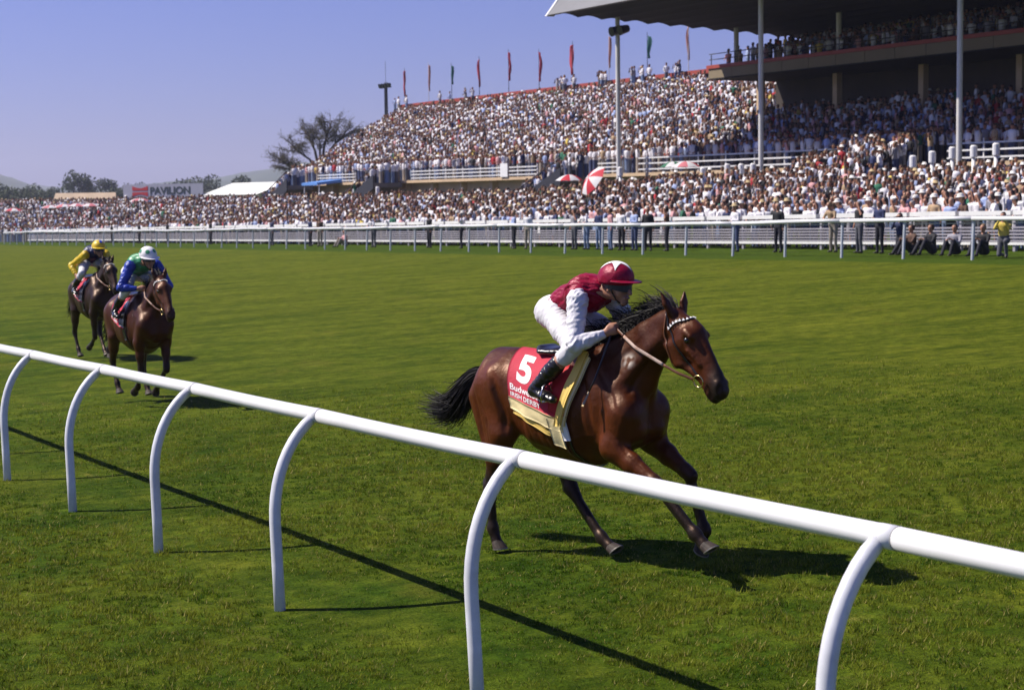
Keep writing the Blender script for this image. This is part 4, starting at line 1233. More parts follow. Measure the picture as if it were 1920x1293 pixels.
for i, (px, dist, h, w, lab) in enumerate(TR):
    x, y = at(px, dist)
    far_tree(x, y, h*.92+5.0, w*1.25, 100+i, lab or 'dark rounded tree in the distant hedgerow behind the marquees', group=None if lab else 'hedgerow trees behind the marquees')

def sparse_tree(x, y, seed):
    """spreading, thinly leaved crown: limbs, then many fine twigs with scattered leaves"""
    rng = np.random.default_rng(seed); z0 = Gz(x, y)
    t = thing('tree', 'large thinly leaved tree with bare spreading branches behind the open stand', 'tree', (x, y, z0))
    zf = 5.5-z0
    lob = [(0, 0, 10.6, 3.9, 3.9, 3.0), (3.2, -2.4, 11.8, 2.9, 2.9, 2.2), (-3.2, 2.6, 9.6, 3.0, 3.0, 2.4), (1.6, -.6, 12.9, 2.6, 2.6, 1.6), (-4.8, 4.0, 7.6, 2.4, 2.4, 1.9), (4.8, -3.6, 10.8, 2.1, 2.1, 1.8), (-1.6, 1.2, 11.8, 2.2, 2.2, 1.6), (-3.6, 3.0, 6.6, 2.0, 2.0, 1.4)]
    mb = MB().tube([(0, 0, -.5), (.1, 0, zf*.5), (0, .1, zf)], [.5, .4, .34], 8)
    R_, D_, L2 = [], [], []
    for (cx, cy, cz, rx, ry, rz) in lob:
        c = np.array((cx, cy, cz-z0))
        mid = np.array((cx*.35, cy*.35, zf+(c[2]-zf)*.55))
        mb.tube([(0, 0, zf-.1), tuple(mid), tuple(c)], [.26, .16, .08], 6)
        for k in range(16):
            d = rng.normal(size=3); d /= np.linalg.norm(d); d[2] = abs(d[2])*.9-.15
            e = c+d*np.array((rx, ry, rz))*rng.uniform(.6, .95); b0 = lerp_(mid, c, rng.random())
            m2 = (b0+e)/2+rng.normal(0, .25, 3)
            mb.tube([tuple(b0), tuple(m2), tuple(e)], [.07, .045, .02], 4)
            for q in range(26):
                u = rng.uniform(.35, 1.0); p = (1-u)**2*b0+2*u*(1-u)*m2+u*u*e
                dd = (p-c); dd = dd/(np.linalg.norm(dd)+1e-6)+rng.normal(0, .55, 3); dd /= np.linalg.norm(dd)
                R_.append(p); D_.append(dd); L2.append(rng.uniform(.4, 1.15))
    mb.build('trunk', 'bark', t, True)
    R_, D_, L2 = np.array(R_), np.array(D_), np.array(L2); n = len(R_); bend = rng.normal(0, .25, (n, 3))
    strands('twigs', R_, lambda s_: (D_*s_+bend*s_*s_)*L2[:, None], 'twig_leaf', t, .022, (.085, .07, .05), seed)
    m_ = n*3; k = rng.integers(0, n, m_); s0 = rng.uniform(.3, 1.1, (m_, 1))
    c = R_[k]+(D_[k]*s0+bend[k]*s0*s0)*L2[k][:, None]+rng.normal(0, .08, (m_, 3))
    a = rng.normal(size=(m_, 3)); a /= np.linalg.norm(a, axis=1, keepdims=True); b = np.cross(a, rng.normal(size=(m_, 3))); b /= np.linalg.norm(b, axis=1, keepdims=True)
    s_ = .07*rng.uniform(.5, 1.4, (m_, 1))
    V = np.stack([c+a*s_, c+b*s_*.7, c-a*s_, c-b*s_*.7], 1).reshape(-1, 3)
    col = np.repeat(np.clip(np.array([.12, .11, .055])*rng.uniform(.6, 1.3, (m_, 1)), 0, .4), 4, 0)
    mesh_from('crown', V, np.arange(4*m_).reshape(-1, 4), 'twig_leaf', t, cols=col)
def lerp_(a, b, t): return np.asarray(a, float)*(1-t)+np.asarray(b, float)*t
sparse_tree(94.5, 211.5, 5)
# ------------------------------------------------------------------ horses
def lerp(a, b, t): return np.asarray(a, float)*(1-t)+np.asarray(b, float)*t
def frame_empty(name, O, h, label, cat, group=None):
    h = Vector(h).normalized(); left = Vector((0, 0, 1)).cross(h).normalized(); up = h.cross(left)
    t = thing(name, label, cat, (0, 0, 0), 0, group)
    M4 = Matrix.Identity(4)
    for i in range(3): M4[i][0], M4[i][1], M4[i][2], M4[i][3] = h[i], left[i], up[i], O[i]
    t.matrix_world = M4
    return t

def horse_body(J, vox):
    B = Body()
    TK, LB, HD, MZ, EA = 0, 1, 2, 3, 4
    st = [(-.13, 1.21, .15, .18), (.0, 1.245, .235, .245), (.14, 1.245, .262, .255), (.34, 1.185, .250, .30), (.55, 1.115, .282, .355), (.75, 1.09, .290, .375), (.95, 1.115, .262, .395), (1.14, 1.13, .235, .35), (1.36, 1.12, .175, .25)]
    for i in range(len(st)-1):
        a, b = st[i], st[i+1]
        B.ec((a[0], 0, a[1]), (b[0], 0, b[1]), (a[2], a[3]), (b[2], b[3]), .02, TK, cap=.55)
    B.ec((.72, 0, 1.43), (1.10, 0, 1.50), (.07, .06), (.07, .07), .10, TK)                       # withers
    B.ec((.0, 0, 1.44), (.5, 0, 1.43), (.06, .05), (.05, .04), .09, TK)                        # spine
    for s in (-1, 1):
        B.ec((.14, s*.185, 1.33), (.17, s*.19, 1.28), .055, .05, .07, TK)                        # point of hip
        B.ec((.98, s*.12, 1.43), (1.34, s*.165, 1.13), (.055, .12), (.075, .12), .06, TK)         # scapula
        B.ec((1.36, s*.105, 1.13), (1.40, s*.09, 1.01), .105, .085, .05, TK)                      # breast
        B.ec((.55, s*.20, 1.0), (.95, s*.18, .92), (.05, .12), (.05, .10), .06, TK)               # ribs
    # neck and head, with an offset for how the head is carried
    dx, dz = J.get('poll', (0, 0))
    def N(x, z, w, y=0): return (x+dx*w, y, z+dz*w)
    B.ec(N(1.12, 1.24, .1), N(1.32, 1.42, .4), (.17, .30), (.110, .225), .06, TK)
    B.ec(N(1.32, 1.42, .4), N(1.50, 1.60, .8), (.110, .225), (.080, .150), .04, TK)
    B.ec(N(1.50, 1.60, .8), N(1.64, 1.71, 1), (.080, .150), (.076, .115), .04, TK)
    B.ec(N(1.05, 1.52, .1), N(1.66, 1.80, 1), (.035, .04), (.03, .03), .06, TK)                   # crest
    for s in (-1, 1): B.ec(N(1.60, 1.62, 1, s*.05), N(1.22, 1.24, .2, s*.13), .035, .05, .06, TK)  # neck muscle
    B.ec(N(1.68, 1.765, 1), N(1.83, 1.635, 1), (.072, .085), (.092, .118), .03, HD)
    B.ec(N(1.83, 1.635, 1), N(1.945, 1.475, 1), (.092, .118), (.056, .083), .03, HD)
    B.ec(N(1.945, 1.475, 1), N(2.045, 1.345, 1), (.056, .083), (.052, .066), .02, HD)
    B.ec(N(2.035, 1.36, 1), N(2.075, 1.295, 1), (.055, .068), (.057, .056), .03, MZ)
    B.ec(N(2.00, 1.29, 1), N(2.035, 1.245, 1), (.036, .035), (.040, .030), .02, MZ)                # lower lip
    B.ec(N(1.90, 1.40, 1), N(2.01, 1.27, 1), (.036, .030), (.034, .028), .03, HD)                 # lower jaw
    B.ec(N(1.86, 1.74, 1), N(2.06, 1.42, 1), (.030, .028), (.024, .022), .03, HD)                 # nasal bone
    for s in (-1, 1):
        B.ec(N(1.735, 1.60, 1, s*.055), N(1.775, 1.475, 1, s*.045), (.034, .088), (.028, .062), .03, HD)  # cheek
        B.ec(N(1.775, 1.47, 1, s*.04), N(1.90, 1.40, 1, s*.025), .026, .022, .03, HD)
        B.ec(N(1.855, 1.69, 1, s*.078), N(1.90, 1.655, 1, s*.086), .024, .022, .025, HD)             # brow
        B.ec(N(1.875, 1.565, 1, s*.078), N(1.955, 1.475, 1, s*.058), .016, .012, .02, HD)            # facial crest
        B.ec(N(1.872, 1.638, 1, s*.108), N(1.885, 1.622, 1, s*.106), .022, .020, .012, HD, sub=True)
        B.ec(N(2.085, 1.35, 1, s*.036), N(2.10, 1.315, 1, s*.042), .026, .024, .02, MZ)             # nostril rim
        B.ec(N(2.112, 1.335, 1, s*.048), N(2.108, 1.305, 1, s*.052), (.014, .016), (.013, .014), .008, MZ, sub=True)
        eb = np.array(N(1.715, 1.805, 1, s*.060)); et = np.array(N(1.655 if s < 0 else 1.70, 1.955, 1, s*.098))
        em = lerp(eb, et, .45)
        B.ec(eb, em, (.030, .026), (.034, .022), .02, EA); B.ec(em, et, (.034, .022), (.006, .005), .01, EA)
        fw = np.array((.030, 0, .012))
        B.ec(lerp(eb, et, .30)+fw, lerp(eb, et, .82)+fw*.75, (.018, .017), (.006, .008), .006, EA, sub=True)
    # legs
    for s, key in ((-1, 'hr'), (1, 'hl')):
        stf, hk, ft, cr = [np.array(v, float) for v in J[key]]
        y = s*.155
        B.ec((.06, y, 1.26), stf, (.105, .19), (.085, .125), .07, TK)
        B.ec((-.075, s*.14, 1.16), lerp(stf, hk, .40)+np.array((-.05, 0, 0)), (.09, .125), (.055, .065), .06, TK)
        B.ec(stf, lerp(stf, hk, .5), (.080, .115), (.060, .085), .05, TK)
        B.ec(lerp(stf, hk, .5), hk, (.060, .085), (.040, .052), .03, TK)
        ax = hk-stf; ax /= np.linalg.norm(ax); bk = np.array((ax[2], 0, -ax[0])); bk = bk if bk[0] < 0 else -bk
        ph = hk+bk*.058-ax*.035
        B.ec(ph, hk, .026, .034, .02, LB)
        B.ec(lerp(stf, hk, .45)+bk*.05, ph, .022, .017, .02, LB)
        low_leg(B, hk, ft, cr, LB)
    for s, key in ((-1, 'fr'), (1, 'fl')):
        el, kn, ft, cr = [np.array(v, float) for v in J[key]]
        B.ec((1.35, s*.165, 1.12), el, (.080, .115), (.072, .105), .06, TK)
        B.ec(el, lerp(el, kn, .45), (.070, .098), (.054, .074), .05, TK)
        B.ec(lerp(el, kn, .45), kn, (.054, .074), (.038, .045), .03, TK)
        ax = kn-el; ax /= np.linalg.norm(ax)
        B.ec(kn-ax*.04, kn+ax*.03, (.048, .054), (.044, .049), .02, LB)
        low_leg(B, kn, ft, cr, LB, True)
    B.grid(vox)
    V, Q = B.nets(); V = laplace(V, Q, 2, .4)
    T = B.tags(V, 5)
    # muscle lines and veins raised or sunk on the finished skin
    def line(pts, w, dep):
        nonlocal V
        for s in (-1, 1):
            C = np.array([(x, abs(y)*s, z) for x, y, z in pts]); seg = np.concatenate([[0], np.cumsum(np.linalg.norm(np.diff(C, axis=0), axis=1))])
            tt = np.linspace(0, seg[-1], 40); P = np.stack([np.interp(tt, seg, C[:, i]) for i in range(3)], 1)
            P, _ = B.snap(P, 0.0, 8)
            lo, hi = P.min(0)-.08, P.max(0)+.08
            ix = np.where(((V > lo) & (V < hi)).all(1))[0]
            if len(ix) == 0: continue
            D2 = ((V[ix][:, None]-P[None])**2).sum(2); k = D2.argmin(1); d2 = D2.min(1)
            fade = np.sin(np.pi*np.clip((k+2)/43, 0, 1))**.6
            V[ix] += B.grad(V[ix])*(dep*np.exp(-d2/w**2)*fade)[:, None]
            if abs(pts[0][1]) < 1e-6: break
    if vox < .015:
        line([(.15, -.25, 1.37), (.215, -.27, 1.2), (.27, -.26, 1.04), (.25, -.22, .88)], .024, -.015)
        line([(.10, -.24, 1.38), (.165, -.27, 1.2), (.21, -.26, 1.02)], .020, .007)
        line([(-.05, -.2, 1.27), (-.02, -.22, 1.05), (.02, -.2, .78)], .018, -.010)
        line([(1.0, -.2, 1.42), (1.09, -.25, 1.22), (1.12, -.25, 1.02), (1.15, -.24, .90)], .022, -.013)
        line([(1.10, -.16, 1.46), (1.30, -.2, 1.24), (1.38, -.2, 1.10)], .018, -.011)
        line([(1.17, -.2, 1.32), (1.24, -.25, 1.14), (1.22, -.24, .98)], .018, -.008)
        line([(1.58, -.08, 1.52), (1.43, -.12, 1.34), (1.36, -.14, 1.20)], .016, -.012)
        line([(1.50, -.10, 1.66), (1.30, -.13, 1.50), (1.16, -.17, 1.40)], .020, -.007)
        line([(1.50, 0, 1.25), (1.52, 0, 1.0)], .022, -.014)
        for xr in (.50, .58, .66, .74): line([(xr, -.29, 1.12), (xr+.03, -.29, .98), (xr+.06, -.25, .84)], .014, -.005)
        line([(1.20, -.26, .96), (1.0, -.28, .93), (.80, -.29, .90), (.60, -.29, .93)], .007, .005)
        line([(1.32, -.22, 1.0), (1.45, -.22, .84), (1.58, -.2, .74)], .010, -.008)
        line([(1.30, -.23, .95), (1.42, -.22, .80)], .006, .005)
        line([(1.86, -.10, 1.56), (1.91, -.08, 1.53), (1.96, -.06, 1.43)], .005, .004)
        line([(1.80, -.1, 1.50), (1.88, -.09, 1.47), (1.95, -.06, 1.40)], .008, -.005)
        line([(.02, -.24, 1.15), (.08, -.27, 1.02), (.10, -.25, .85)], .012, -.006)
    return B, V, Q, T, N
def low_leg(B, k, ft, cr, LB, fore=False):
    ax = ft-k; L_ = np.linalg.norm(ax); ax /= L_
    bk = np.array((ax[2], 0, -ax[0])); bk = bk if bk[0] < 0 else -bk
    if not fore: B.ec(k-ax*.03, k+ax*.06, (.046, .060), (.038, .047), .02, LB)
    B.ec(k, ft, (.034, .037), (.030, .033), .015, LB)
    B.ec(k+bk*.030+ax*.05, ft+bk*.030, .019, .019, .006, LB)       # tendon
    B.ec(ft-ax*.014, ft+ax*.014, (.042, .047), (.042, .047), .02, LB)
    B.ec(ft+bk*.036, ft+bk*.04, .020, .020, .02, LB)
    B.ec(ft, cr, (.032, .037), (.039, .045), .015, LB)

def hoof(cr, ft, parent):
    """hoof capsule: slanted wall, flat sole, pale shoe"""
    cr = np.array(cr, float); d = cr-np.array(ft, float); d /= np.linalg.norm(d)
    f = np.array((1.0, 0, 0)); f = f-(f @ d)*d
    if np.linalg.norm(f) < .2: f = np.array((0, 0, 1.0))-d[2]*d
    f /= np.linalg.norm(f); y = np.array((0, 1.0, 0))
    # the wall runs on along the pastern, the sole is tilted towards the toe
    V, Fc, n = [], [], 18
    rings = [(-.014, .040, .040, .0), (.006, .046, .046, .003), (.034, .053, .051, .010), (.060, .059, .056, .016)]
    for (t, rf, rs, sh) in rings:
        for k in range(n):
            a = 2*PI*k/n; heel = .80 if math.cos(a) < 0 else 1.0
            tilt = -.30*math.cos(a)*t if t > .03 else 0
            V.append(cr+d*(t-.42*t*(1-math.cos(a))*.5)+f*(math.cos(a)*rf*heel+sh)+y*(math.sin(a)*rs))
    for i in range(3):
        for k in range(n): Fc.append((i*n+k, i*n+(k+1) % n, (i+1)*n+(k+1) % n, (i+1)*n+k))
    Fc.append(tuple(range(n))[::-1]); Fc.append(tuple(range(3*n, 4*n)))
    h = mesh_from('hoof', V, Fc, 'hoof_horn', parent, smooth=False)
    W, G2 = [], []
    last = np.array(V[3*n:]); c = last.mean(0)
    for off, sc in ((0, 1.03), (.009, 1.03), (.009, .70), (0, .70)):
        for k in range(n): W.append(c+(last[k]-c)*sc+d*(off+.001))
    for i in range(4):
        for k in range(n): G2.append((i*n+k, i*n+(k+1) % n, ((i+1) % 4)*n+(k+1) % n, ((i+1) % 4)*n+k))
    mesh_from('shoe', W, G2, 'horseshoe', h)

def wrapper(B, zc=1.12):
    def wrap(x, phi, off):
        x = np.asarray(x, float); phi = np.asarray(phi, float)
        rs = np.linspace(.60, .10, 110)
        dirv = np.stack([np.zeros_like(phi), -np.sin(phi), np.cos(phi)], -1)
        base = np.stack([x, np.zeros_like(x), np.full_like(x, zc)], -1)
        P = base[..., None, :]+dirv[..., None, :]*rs[:, None]
        D = B.sample(P)
        hit = D < 0
        first = np.where(hit.any(-1), hit.argmax(-1), len(rs)-1)
        i1 = np.clip(first, 1, None)
        d1 = np.take_along_axis(D, i1[..., None], -1)[..., 0]; d0 = np.take_along_axis(D, (i1-1)[..., None], -1)[..., 0]
        t = np.clip(d0/(d0-d1+1e-9), 0, 1)
        r = rs[i1-1]+(rs[i1]-rs[i1-1])*t
        if r.ndim == 2:
            for _ in range(3):
                p = np.pad(r, 1, mode='edge'); r2 = (p[:-2, 1:-1]+p[2:, 1:-1]+p[1:-1, :-2]+p[1:-1, 2:])/4
                r = np.maximum(r, r*.5+r2*.5)
        return base+dirv*(r+off)[..., None]
    return wrap
def patch(wrap, fx, fphi, off, thick, nu, nv, name, mat, parent, ripple=0.0, seed=0):
    """cloth patch: fx(u,v), fphi(u,v); real thickness"""
    u, v = np.meshgrid(np.linspace(0, 1, nu), np.linspace(0, 1, nv), indexing='ij')
    rp = ripple*(np.sin(u*9+v*4+seed)+.6*np.sin(u*17-v*7+2*seed))*np.clip(v*1.5, 0, 1)
    A = wrap(fx(u, v), fphi(u, v), off); 
    dirs = A-np.stack([A[..., 0], np.zeros(u.shape), np.full(u.shape, 1.12)], -1); dirs /= np.linalg.norm(dirs, axis=-1, keepdims=True)
    A = A+dirs*rp[..., None]
    T = A+dirs*thick
    n = nu*nv; V = np.concatenate([T.reshape(-1, 3), A.reshape(-1, 3)])
    i, j = np.meshgrid(np.arange(nu-1), np.arange(nv-1), indexing='ij'); q = (i*nv+j).ravel()
    top = np.stack([q, q+nv, q+nv+1, q+1], 1); bot = top[:, ::-1]+n
    ed = [k*nv for k in range(nu)]; eds = []
    loop = [k*nv for k in range(nu)]+[(nu-1)*nv+k for k in range(1, nv)]+[k*nv+nv-1 for k in range(nu-2, -1, -1)]+[k for k in range(nv-2, 0, -1)]
    for a in range(len(loop)):
        p0, p1 = loop[a], loop[(a+1) % len(loop)]; eds.append((p0, p1, p1+n, p0+n))
    Fq = np.concatenate([top, bot, np.array(eds)])
    return mesh_from(name, V, Fq, mat, parent, smooth=False), T
def strap(B, ctrl, width, thick, name, mat, parent, off=.004, n=24, snap=True):
    """flat strap laid on the body surface through control points"""
    C = np.array(ctrl, float); seg = np.concatenate([[0], np.cumsum(np.linalg.norm(np.diff(C, axis=0), axis=1))])
    t = np.linspace(0, seg[-1], n); P = np.stack([np.interp(t, seg, C[:, i]) for i in range(3)], 1)
    if snap: P, Nn = B.snap(P, off)
    else: Nn = np.tile(np.array([[0, -1.0 if C[0][1] < 0 else 1.0, .2]]), (n, 1))
    return MB().tube([tuple(p) for p in P], width/2, 8, flat=(1, thick/width), up=[tuple(v) for v in Nn]).build(name, mat, parent, True)

def make_horse(O, h, J, label, vox, coat, detail=True, seed=3):
    root = frame_empty('racehorse', O, h, label, 'horse', None)
    B, V, Q, T, N = horse_body(J, vox)
    base = np.array(coat['body']); W = np.exp(-np.clip(T, -.03, .3)/.018); W /= W.sum(1, keepdims=True)
    pal = np.stack([base, np.array(coat['leg']), np.array(coat['head']), np.array(coat['muzzle']), np.array(coat['head'])*.8])
    col = W @ pal
    # dorsal darkening of a bay coat, darker forearms, reddish flank: colouring of the animal itself
    z = V[:, 2]; x = V[:, 0]
    top = np.clip((z-1.36)/.16, 0, 1)*np.clip((1.75-x)/.2, 0, 1); col *= (1-.45*top)[:, None]
    dark = np.clip((.72-z)/.16, 0, 1)[:, None]; col = col*(1-dark)+np.array(coat['leg'])*dark
    face_d = np.clip((x-2.0)/.07, 0, 1)[:, None]; col = col*(1-face_d)+np.array(coat['muzzle'])*face_d
    mott = 1+.10*wave(V, seed, 14)+.06*wave(V, seed+5, 45); col *= mott[:, None]
    sweat = np.exp(-((V[:, 0]-1.24)**2/.05+(z-1.30)**2/.05)); col *= (1-.30*sweat*np.clip(wave(V, seed+9, 22)+.4, 0, 1))[:, None]
    if coat.get('foam'):
        fm = np.exp(-(((V[:, 0]-1.37)/.045)**2+((z-1.475)/.035)**2))*(V[:, 1] < 0)*np.clip(wave(V, 77, 95)+.75, 0, 1)
        fm = np.clip(fm*1.3, 0, 1)[:, None]; col = col*(1-fm)+np.array((.62, .58, .52))*fm
    mesh_from('body', V, Q, 'horse_coat', root, smooth=True, cols=np.clip(col, .003, .8))
    for key in ('hr', 'hl', 'fr', 'fl'): hoof(J[key][3], J[key][2], root)
    for s in (-1, 1):
        e = N(1.868, 1.633, 1, s*.083)
        bm = lathe_mesh('eyeball', [(.001, -.0215), (.012, -.018), (.0195, -.009), (.0215, 0), (.0195, .009), (.012, .018), (.001, .0215)], 'eye_glass', 12)
        o = link_mesh('eye', bm, root); o.location = e
    # mane
    rng = np.random.default_rng(seed)
    n = 2600 if detail else 700
    t = rng.random(n); rx = 1.02+.70*t; rz = np.interp(rx, [1.02, 1.2, 1.4, 1.6, 1.74], [1.560, 1.625, 1.715, 1.80, 1.855])
    dx, dz = J.get('poll', (0, 0)); wgt = np.clip((rx-1.1)/.5, 0, 1)
    roots = np.stack([rx+dx*wgt, rng.normal(0, .012, n), rz+dz*wgt-.01], 1)
    L_ = rng.uniform(.14, .33, n)*(0.75+.25*np.sin(t*9+1)**2); k1 = rng.normal(0, .17, (n, 3)); up = rng.uniform(.45, 1.05, n); sd = rng.uniform(-.02, .55, n)
    def md(s_):
        return np.stack([-.72*s_-.15*s_*s_+k1[:, 0]*s_, sd*s_+k1[:, 1]*s_*s_, up*s_-.62*s_*s_+k1[:, 2]*s_*s_], 1)*L_[:, None]
    strands('mane', roots, md, 'horse_hair', root, .0042 if detail else .007, seed=seed)
    # tail
    n = 1900 if detail else 700
    cp = np.array(J.get('tail', [(-.17, 0, 1.33), (-.33, 0, 1.27), (-.47, .0, 1.10), (-.60, .0, .98), (-.86, 0, 1.03)]))
    off = rng.normal(0, 1, (n, 3)); off /= np.linalg.norm(off, axis=1, keepdims=True); off *= rng.random((n, 1))**.5
    ln = rng.uniform(.62, 1.0, n); fl = rng.normal(0, .05, (n, 3))
    def tp(s_):
        u = s_*ln; k = np.linspace(0, 1, 5)
        c = np.stack([np.interp(u, k, cp[:, i]) for i in range(3)], 1)
        # smooth the corner points
        c2 = np.stack([np.interp(np.clip(u+.12, 0, 1), k, cp[:, i]) for i in range(3)], 1); c3 = np.stack([np.interp(np.clip(u-.12, 0, 1), k, cp[:, i]) for i in range(3)], 1)
        c = (2*c+c2+c3)/4
        r = (.025+.085*np.sin(PI*np.clip(u, 0, .8)))[:, None]
        return c+off*r*np.array([.7, .8, 1.0])+fl*(s_**2)
    strands('tail', np.zeros((n, 3)), tp, 'horse_hair', root, .0045 if detail else .009, seed=seed+1)
    wrap = wrapper(B)
    R = math.radians
    # number cloth (both flanks: the patch runs over the back)
    def fx(u, v, m=1.0):
        a = np.abs(2*v-1)*m; return (.22+.44*u)*(1-a)+(.34+.53*u)*a
    def fphi(u, v, m=1.0): return (2*v-1)*m*np.radians(75+26*u)
    ct, _ = patch(wrap, fx, fphi, .008, .006, 22, 49, 'saddle_cloth', 'cloth_red', root)
    ct['label'] = 'red number cloth lettered in white'
    def cloth_point(u, vv, o):     # vv: 0 on the spine to 1 at the hem, right flank
        return wrap(fx(u, .5+.5*vv), fphi(u, .5+.5*vv), o)
    return root, B, wrap, ct, cloth_point

def lay_text(root, cp, V2, u0, u1, v0, v1, name, mat, F2, o=.0165):
    x0, x1, y0, y1 = V2[:, 0].min(), V2[:, 0].max(), V2[:, 1].min(), V2[:, 1].max()
    u = u0+(u1-u0)*(V2[:, 0]-x0)/(x1-x0); v = v1+(v0-v1)*(V2[:, 1]-y0)/(y1-y0)
    return mesh_from(name, cp(u, v, o), F2, mat, root)
def subdivide_text(V2, F2, cuts=2):
    me = bpy.data.meshes.new('t'); me.from_pydata([tuple(v) for v in V2], [], F2)
    import bmesh
    bm = bmesh.new(); bm.from_mesh(me); bmesh.ops.triangulate(bm, faces=bm.faces)
    bmesh.ops.subdivide_edges(bm, edges=bm.edges, cuts=cuts, use_grid_fill=True)
    bm.to_mesh(me); bm.free()
    V = np.array([v.co[:] for v in me.vertices]); F = [tuple(p.vertices) for p in me.polygons]; bpy.data.meshes.remove(me)
    return V, F

def tack(root, B, wrap, ct, cp, full, number):
    R = math.radians
    Vt, Ft = subdivide_text(*text_mesh(number, 1, .045))
    lay_text(ct, cp, Vt, .20, .52, .20, .68, 'number', 'print_white', Ft)
    Vt, Ft = subdivide_text(*text_mesh('Budweiser', 1, .02), 1); lay_text(ct, cp, Vt, .06, .76, .74, .85, 'lettering', 'print_white', Ft)
    Vt, Ft = subdivide_text(*text_mesh('IRISH DERBY', 1, .02, shear=.12), 1); lay_text(ct, cp, Vt, .05, .70, .885, .965, 'lettering', 'print_white', Ft)
    for s in (1, -1):
        if full:
            patch(wrap, lambda u, v: (.34+.53*u)+.02*v+.01*u, lambda u, v: s*np.radians(75.5+26*u+17*v), .010, .012, 22, 6, 'cloth_border', 'cloth_cream', ct, .003, 1)
            patch(wrap, lambda u, v: (.38+.44*u), lambda u, v: s*np.radians(77+26*u+16+7*v), .004, .008, 18, 5, 'pad_edge', 'cloth_yellow', ct, .003, 4)
            patch(wrap, lambda u, v: .76+.10*u+.035*v, lambda u, v: s*np.radians(96+5*u+36*v), .012, .010, 6, 14, 'cloth_strap', 'cloth_cream', ct, .002, 2)
        patch(wrap, lambda u, v: (.79+.15*u), lambda u, v: s*np.radians(28+64*v+6*u), .024, .008, 9, 16, 'saddle_flap', 'cloth_red_bright' if full else 'leather_black', root, .003, 3)
        if full:
            patch(wrap, lambda u, v: (.985+.075*u)*(1-v)+(.845+.05*u)*v, lambda u, v: s*np.radians(24+84*v), .034, .020, 8, 22, 'saddle_pad', 'cloth_yellow', root, .003, 5)
            patch(wrap, lambda u, v: (1.045+.03*u)*(1-v)+(.885+.03*u)*v, lambda u, v: s*np.radians(26+84*v), .020, .014, 5, 22, 'pad_lining', 'cloth_cream', root, .002, 6)
        patch(wrap, lambda u, v: .845+.075*u+.03*v, lambda u, v: s*np.radians(104+24*v), .012, .008, 6, 8, 'girth_buckle_guard', 'cloth_white' if full else 'leather_black', root)
        for q in (0, .055):
            patch(wrap, lambda u, v: .865+q+.02*u+.05*v, lambda u, v: s*np.radians(126+54*v), .006, .006, 4, 14, 'girth', 'leather_black' if q else 'leather_brown', root)
    # saddle
    sd = Body()
    sd.ec((.50, 0, 1.505), (.62, 0, 1.50), (.135, .035), (.11, .035), .03)
    sd.ec((.62, 0, 1.50), (.90, 0, 1.53), (.10, .03), (.08, .035), .03)
    sd.ec((.90, 0, 1.555), (.97, 0, 1.57), (.06, .035), (.05, .03), .03)
    sd.ec((.47, -.06, 1.515), (.47, .06, 1.515), (.035, .035), None, .03)
    sd.grid(.012); V, Q = sd.nets(); mesh_from('saddle', V, Q, 'leather_black', root, smooth=True)
    # bridle
    br = bpy.data.objects.new('bridle', None); COL.objects.link(br); br.parent = root
    dx, dz = J_NOW.get('poll', (0, 0))
    S = lambda pts: [(x+dx, y, z+dz) for x, y, z in pts]
    mb_white = MB()
    C = np.array(S([(1.70, -.10, 1.70), (1.76, -.105, 1.755), (1.83, -.075, 1.79), (1.865, 0, 1.80), (1.83, .075, 1.79), (1.76, .105, 1.755), (1.70, .10, 1.70)]))
    strap(B, C, .022, .006, 'browband', 'leather_black', br, .004)
    seg = np.concatenate([[0], np.cumsum(np.linalg.norm(np.diff(C, axis=0), axis=1))])
    nn = 17
    for k in range(nn):
        t = seg[-1]*(k+.5)/nn; p = np.array([np.interp(t, seg, C[:, i]) for i in range(3)]); p2 = np.array([np.interp(t+.012, seg, C[:, i]) for i in range(3)])
        q_, nrm = B.snap(np.array([p, p2]), .010)
        tg = q_[1]-q_[0]; tg /= np.linalg.norm(tg); up = np.cross(nrm[0], tg); up = up if up[2] > 0 else -up
        c = q_[0]; wv = .0095
        V = [c-tg*wv-up*.010, c+tg*wv-up*.010, c+up*.012]; V += [v+nrm[0]*.004 for v in V]
        mb_white.add(V, [(0, 2, 1), (3, 4, 5), (0, 1, 4, 3), (1, 2, 5, 4), (2, 0, 3, 5)])
    mb_white.build('browband_pattern', 'print_white', br)
    for s in (-1, 1):
        strap(B, S([(1.69, s*.05, 1.83), (1.70, s*.10, 1.72), (1.76, s*.105, 1.62), (1.86, s*.085, 1.47), (1.935, s*.07, 1.395)]), .016, .005, 'cheek_strap', 'leather_black', br)
        strap(B, S([(1.68, s*.06, 1.80), (1.665, s*.10, 1.68), (1.70, s*.09, 1.52), (1.74, s*.03, 1.42)]), .013, .005, 'throat_lash', 'leather_brown', br)
        ctr = np.array(S([(1.955, s*.078, 1.365)])[0]); pts = []
        for k in range(17):
            a = 2*PI*k/16; pts.append((ctr[0]+.040*math.cos(a), ctr[1]+s*.006*math.sin(a), ctr[2]+.040*math.sin(a)))
        MB().tube(pts, .0052, 8, cap=False).build('bit_ring', 'brass', br, True)
        hd = HAND_NOW[0 if s < 0 else 1]
        st = np.array(ctr)+np.array((-.035, 0, .01)); en = np.array(hd)
        mid1 = lerp(st, en, .33)+np.array((0, s*.045, -.012)); mid2 = lerp(st, en, .66)+np.array((0, s*.065, -.010))
        B2 = None
        A = [st, lerp(st, mid1, .5)+np.array((0, s*.012, -.004)), mid1]
        strap(B2, A, .019, .005, 'rein', 'leather_brown', br, snap=False, n=14)
        strap(B2, [mid1, lerp(mid1, mid2, .5), mid2, lerp(mid2, en, .6)], .023, .007, 'rein_grip', 'rein_rubber', br, snap=False, n=18)
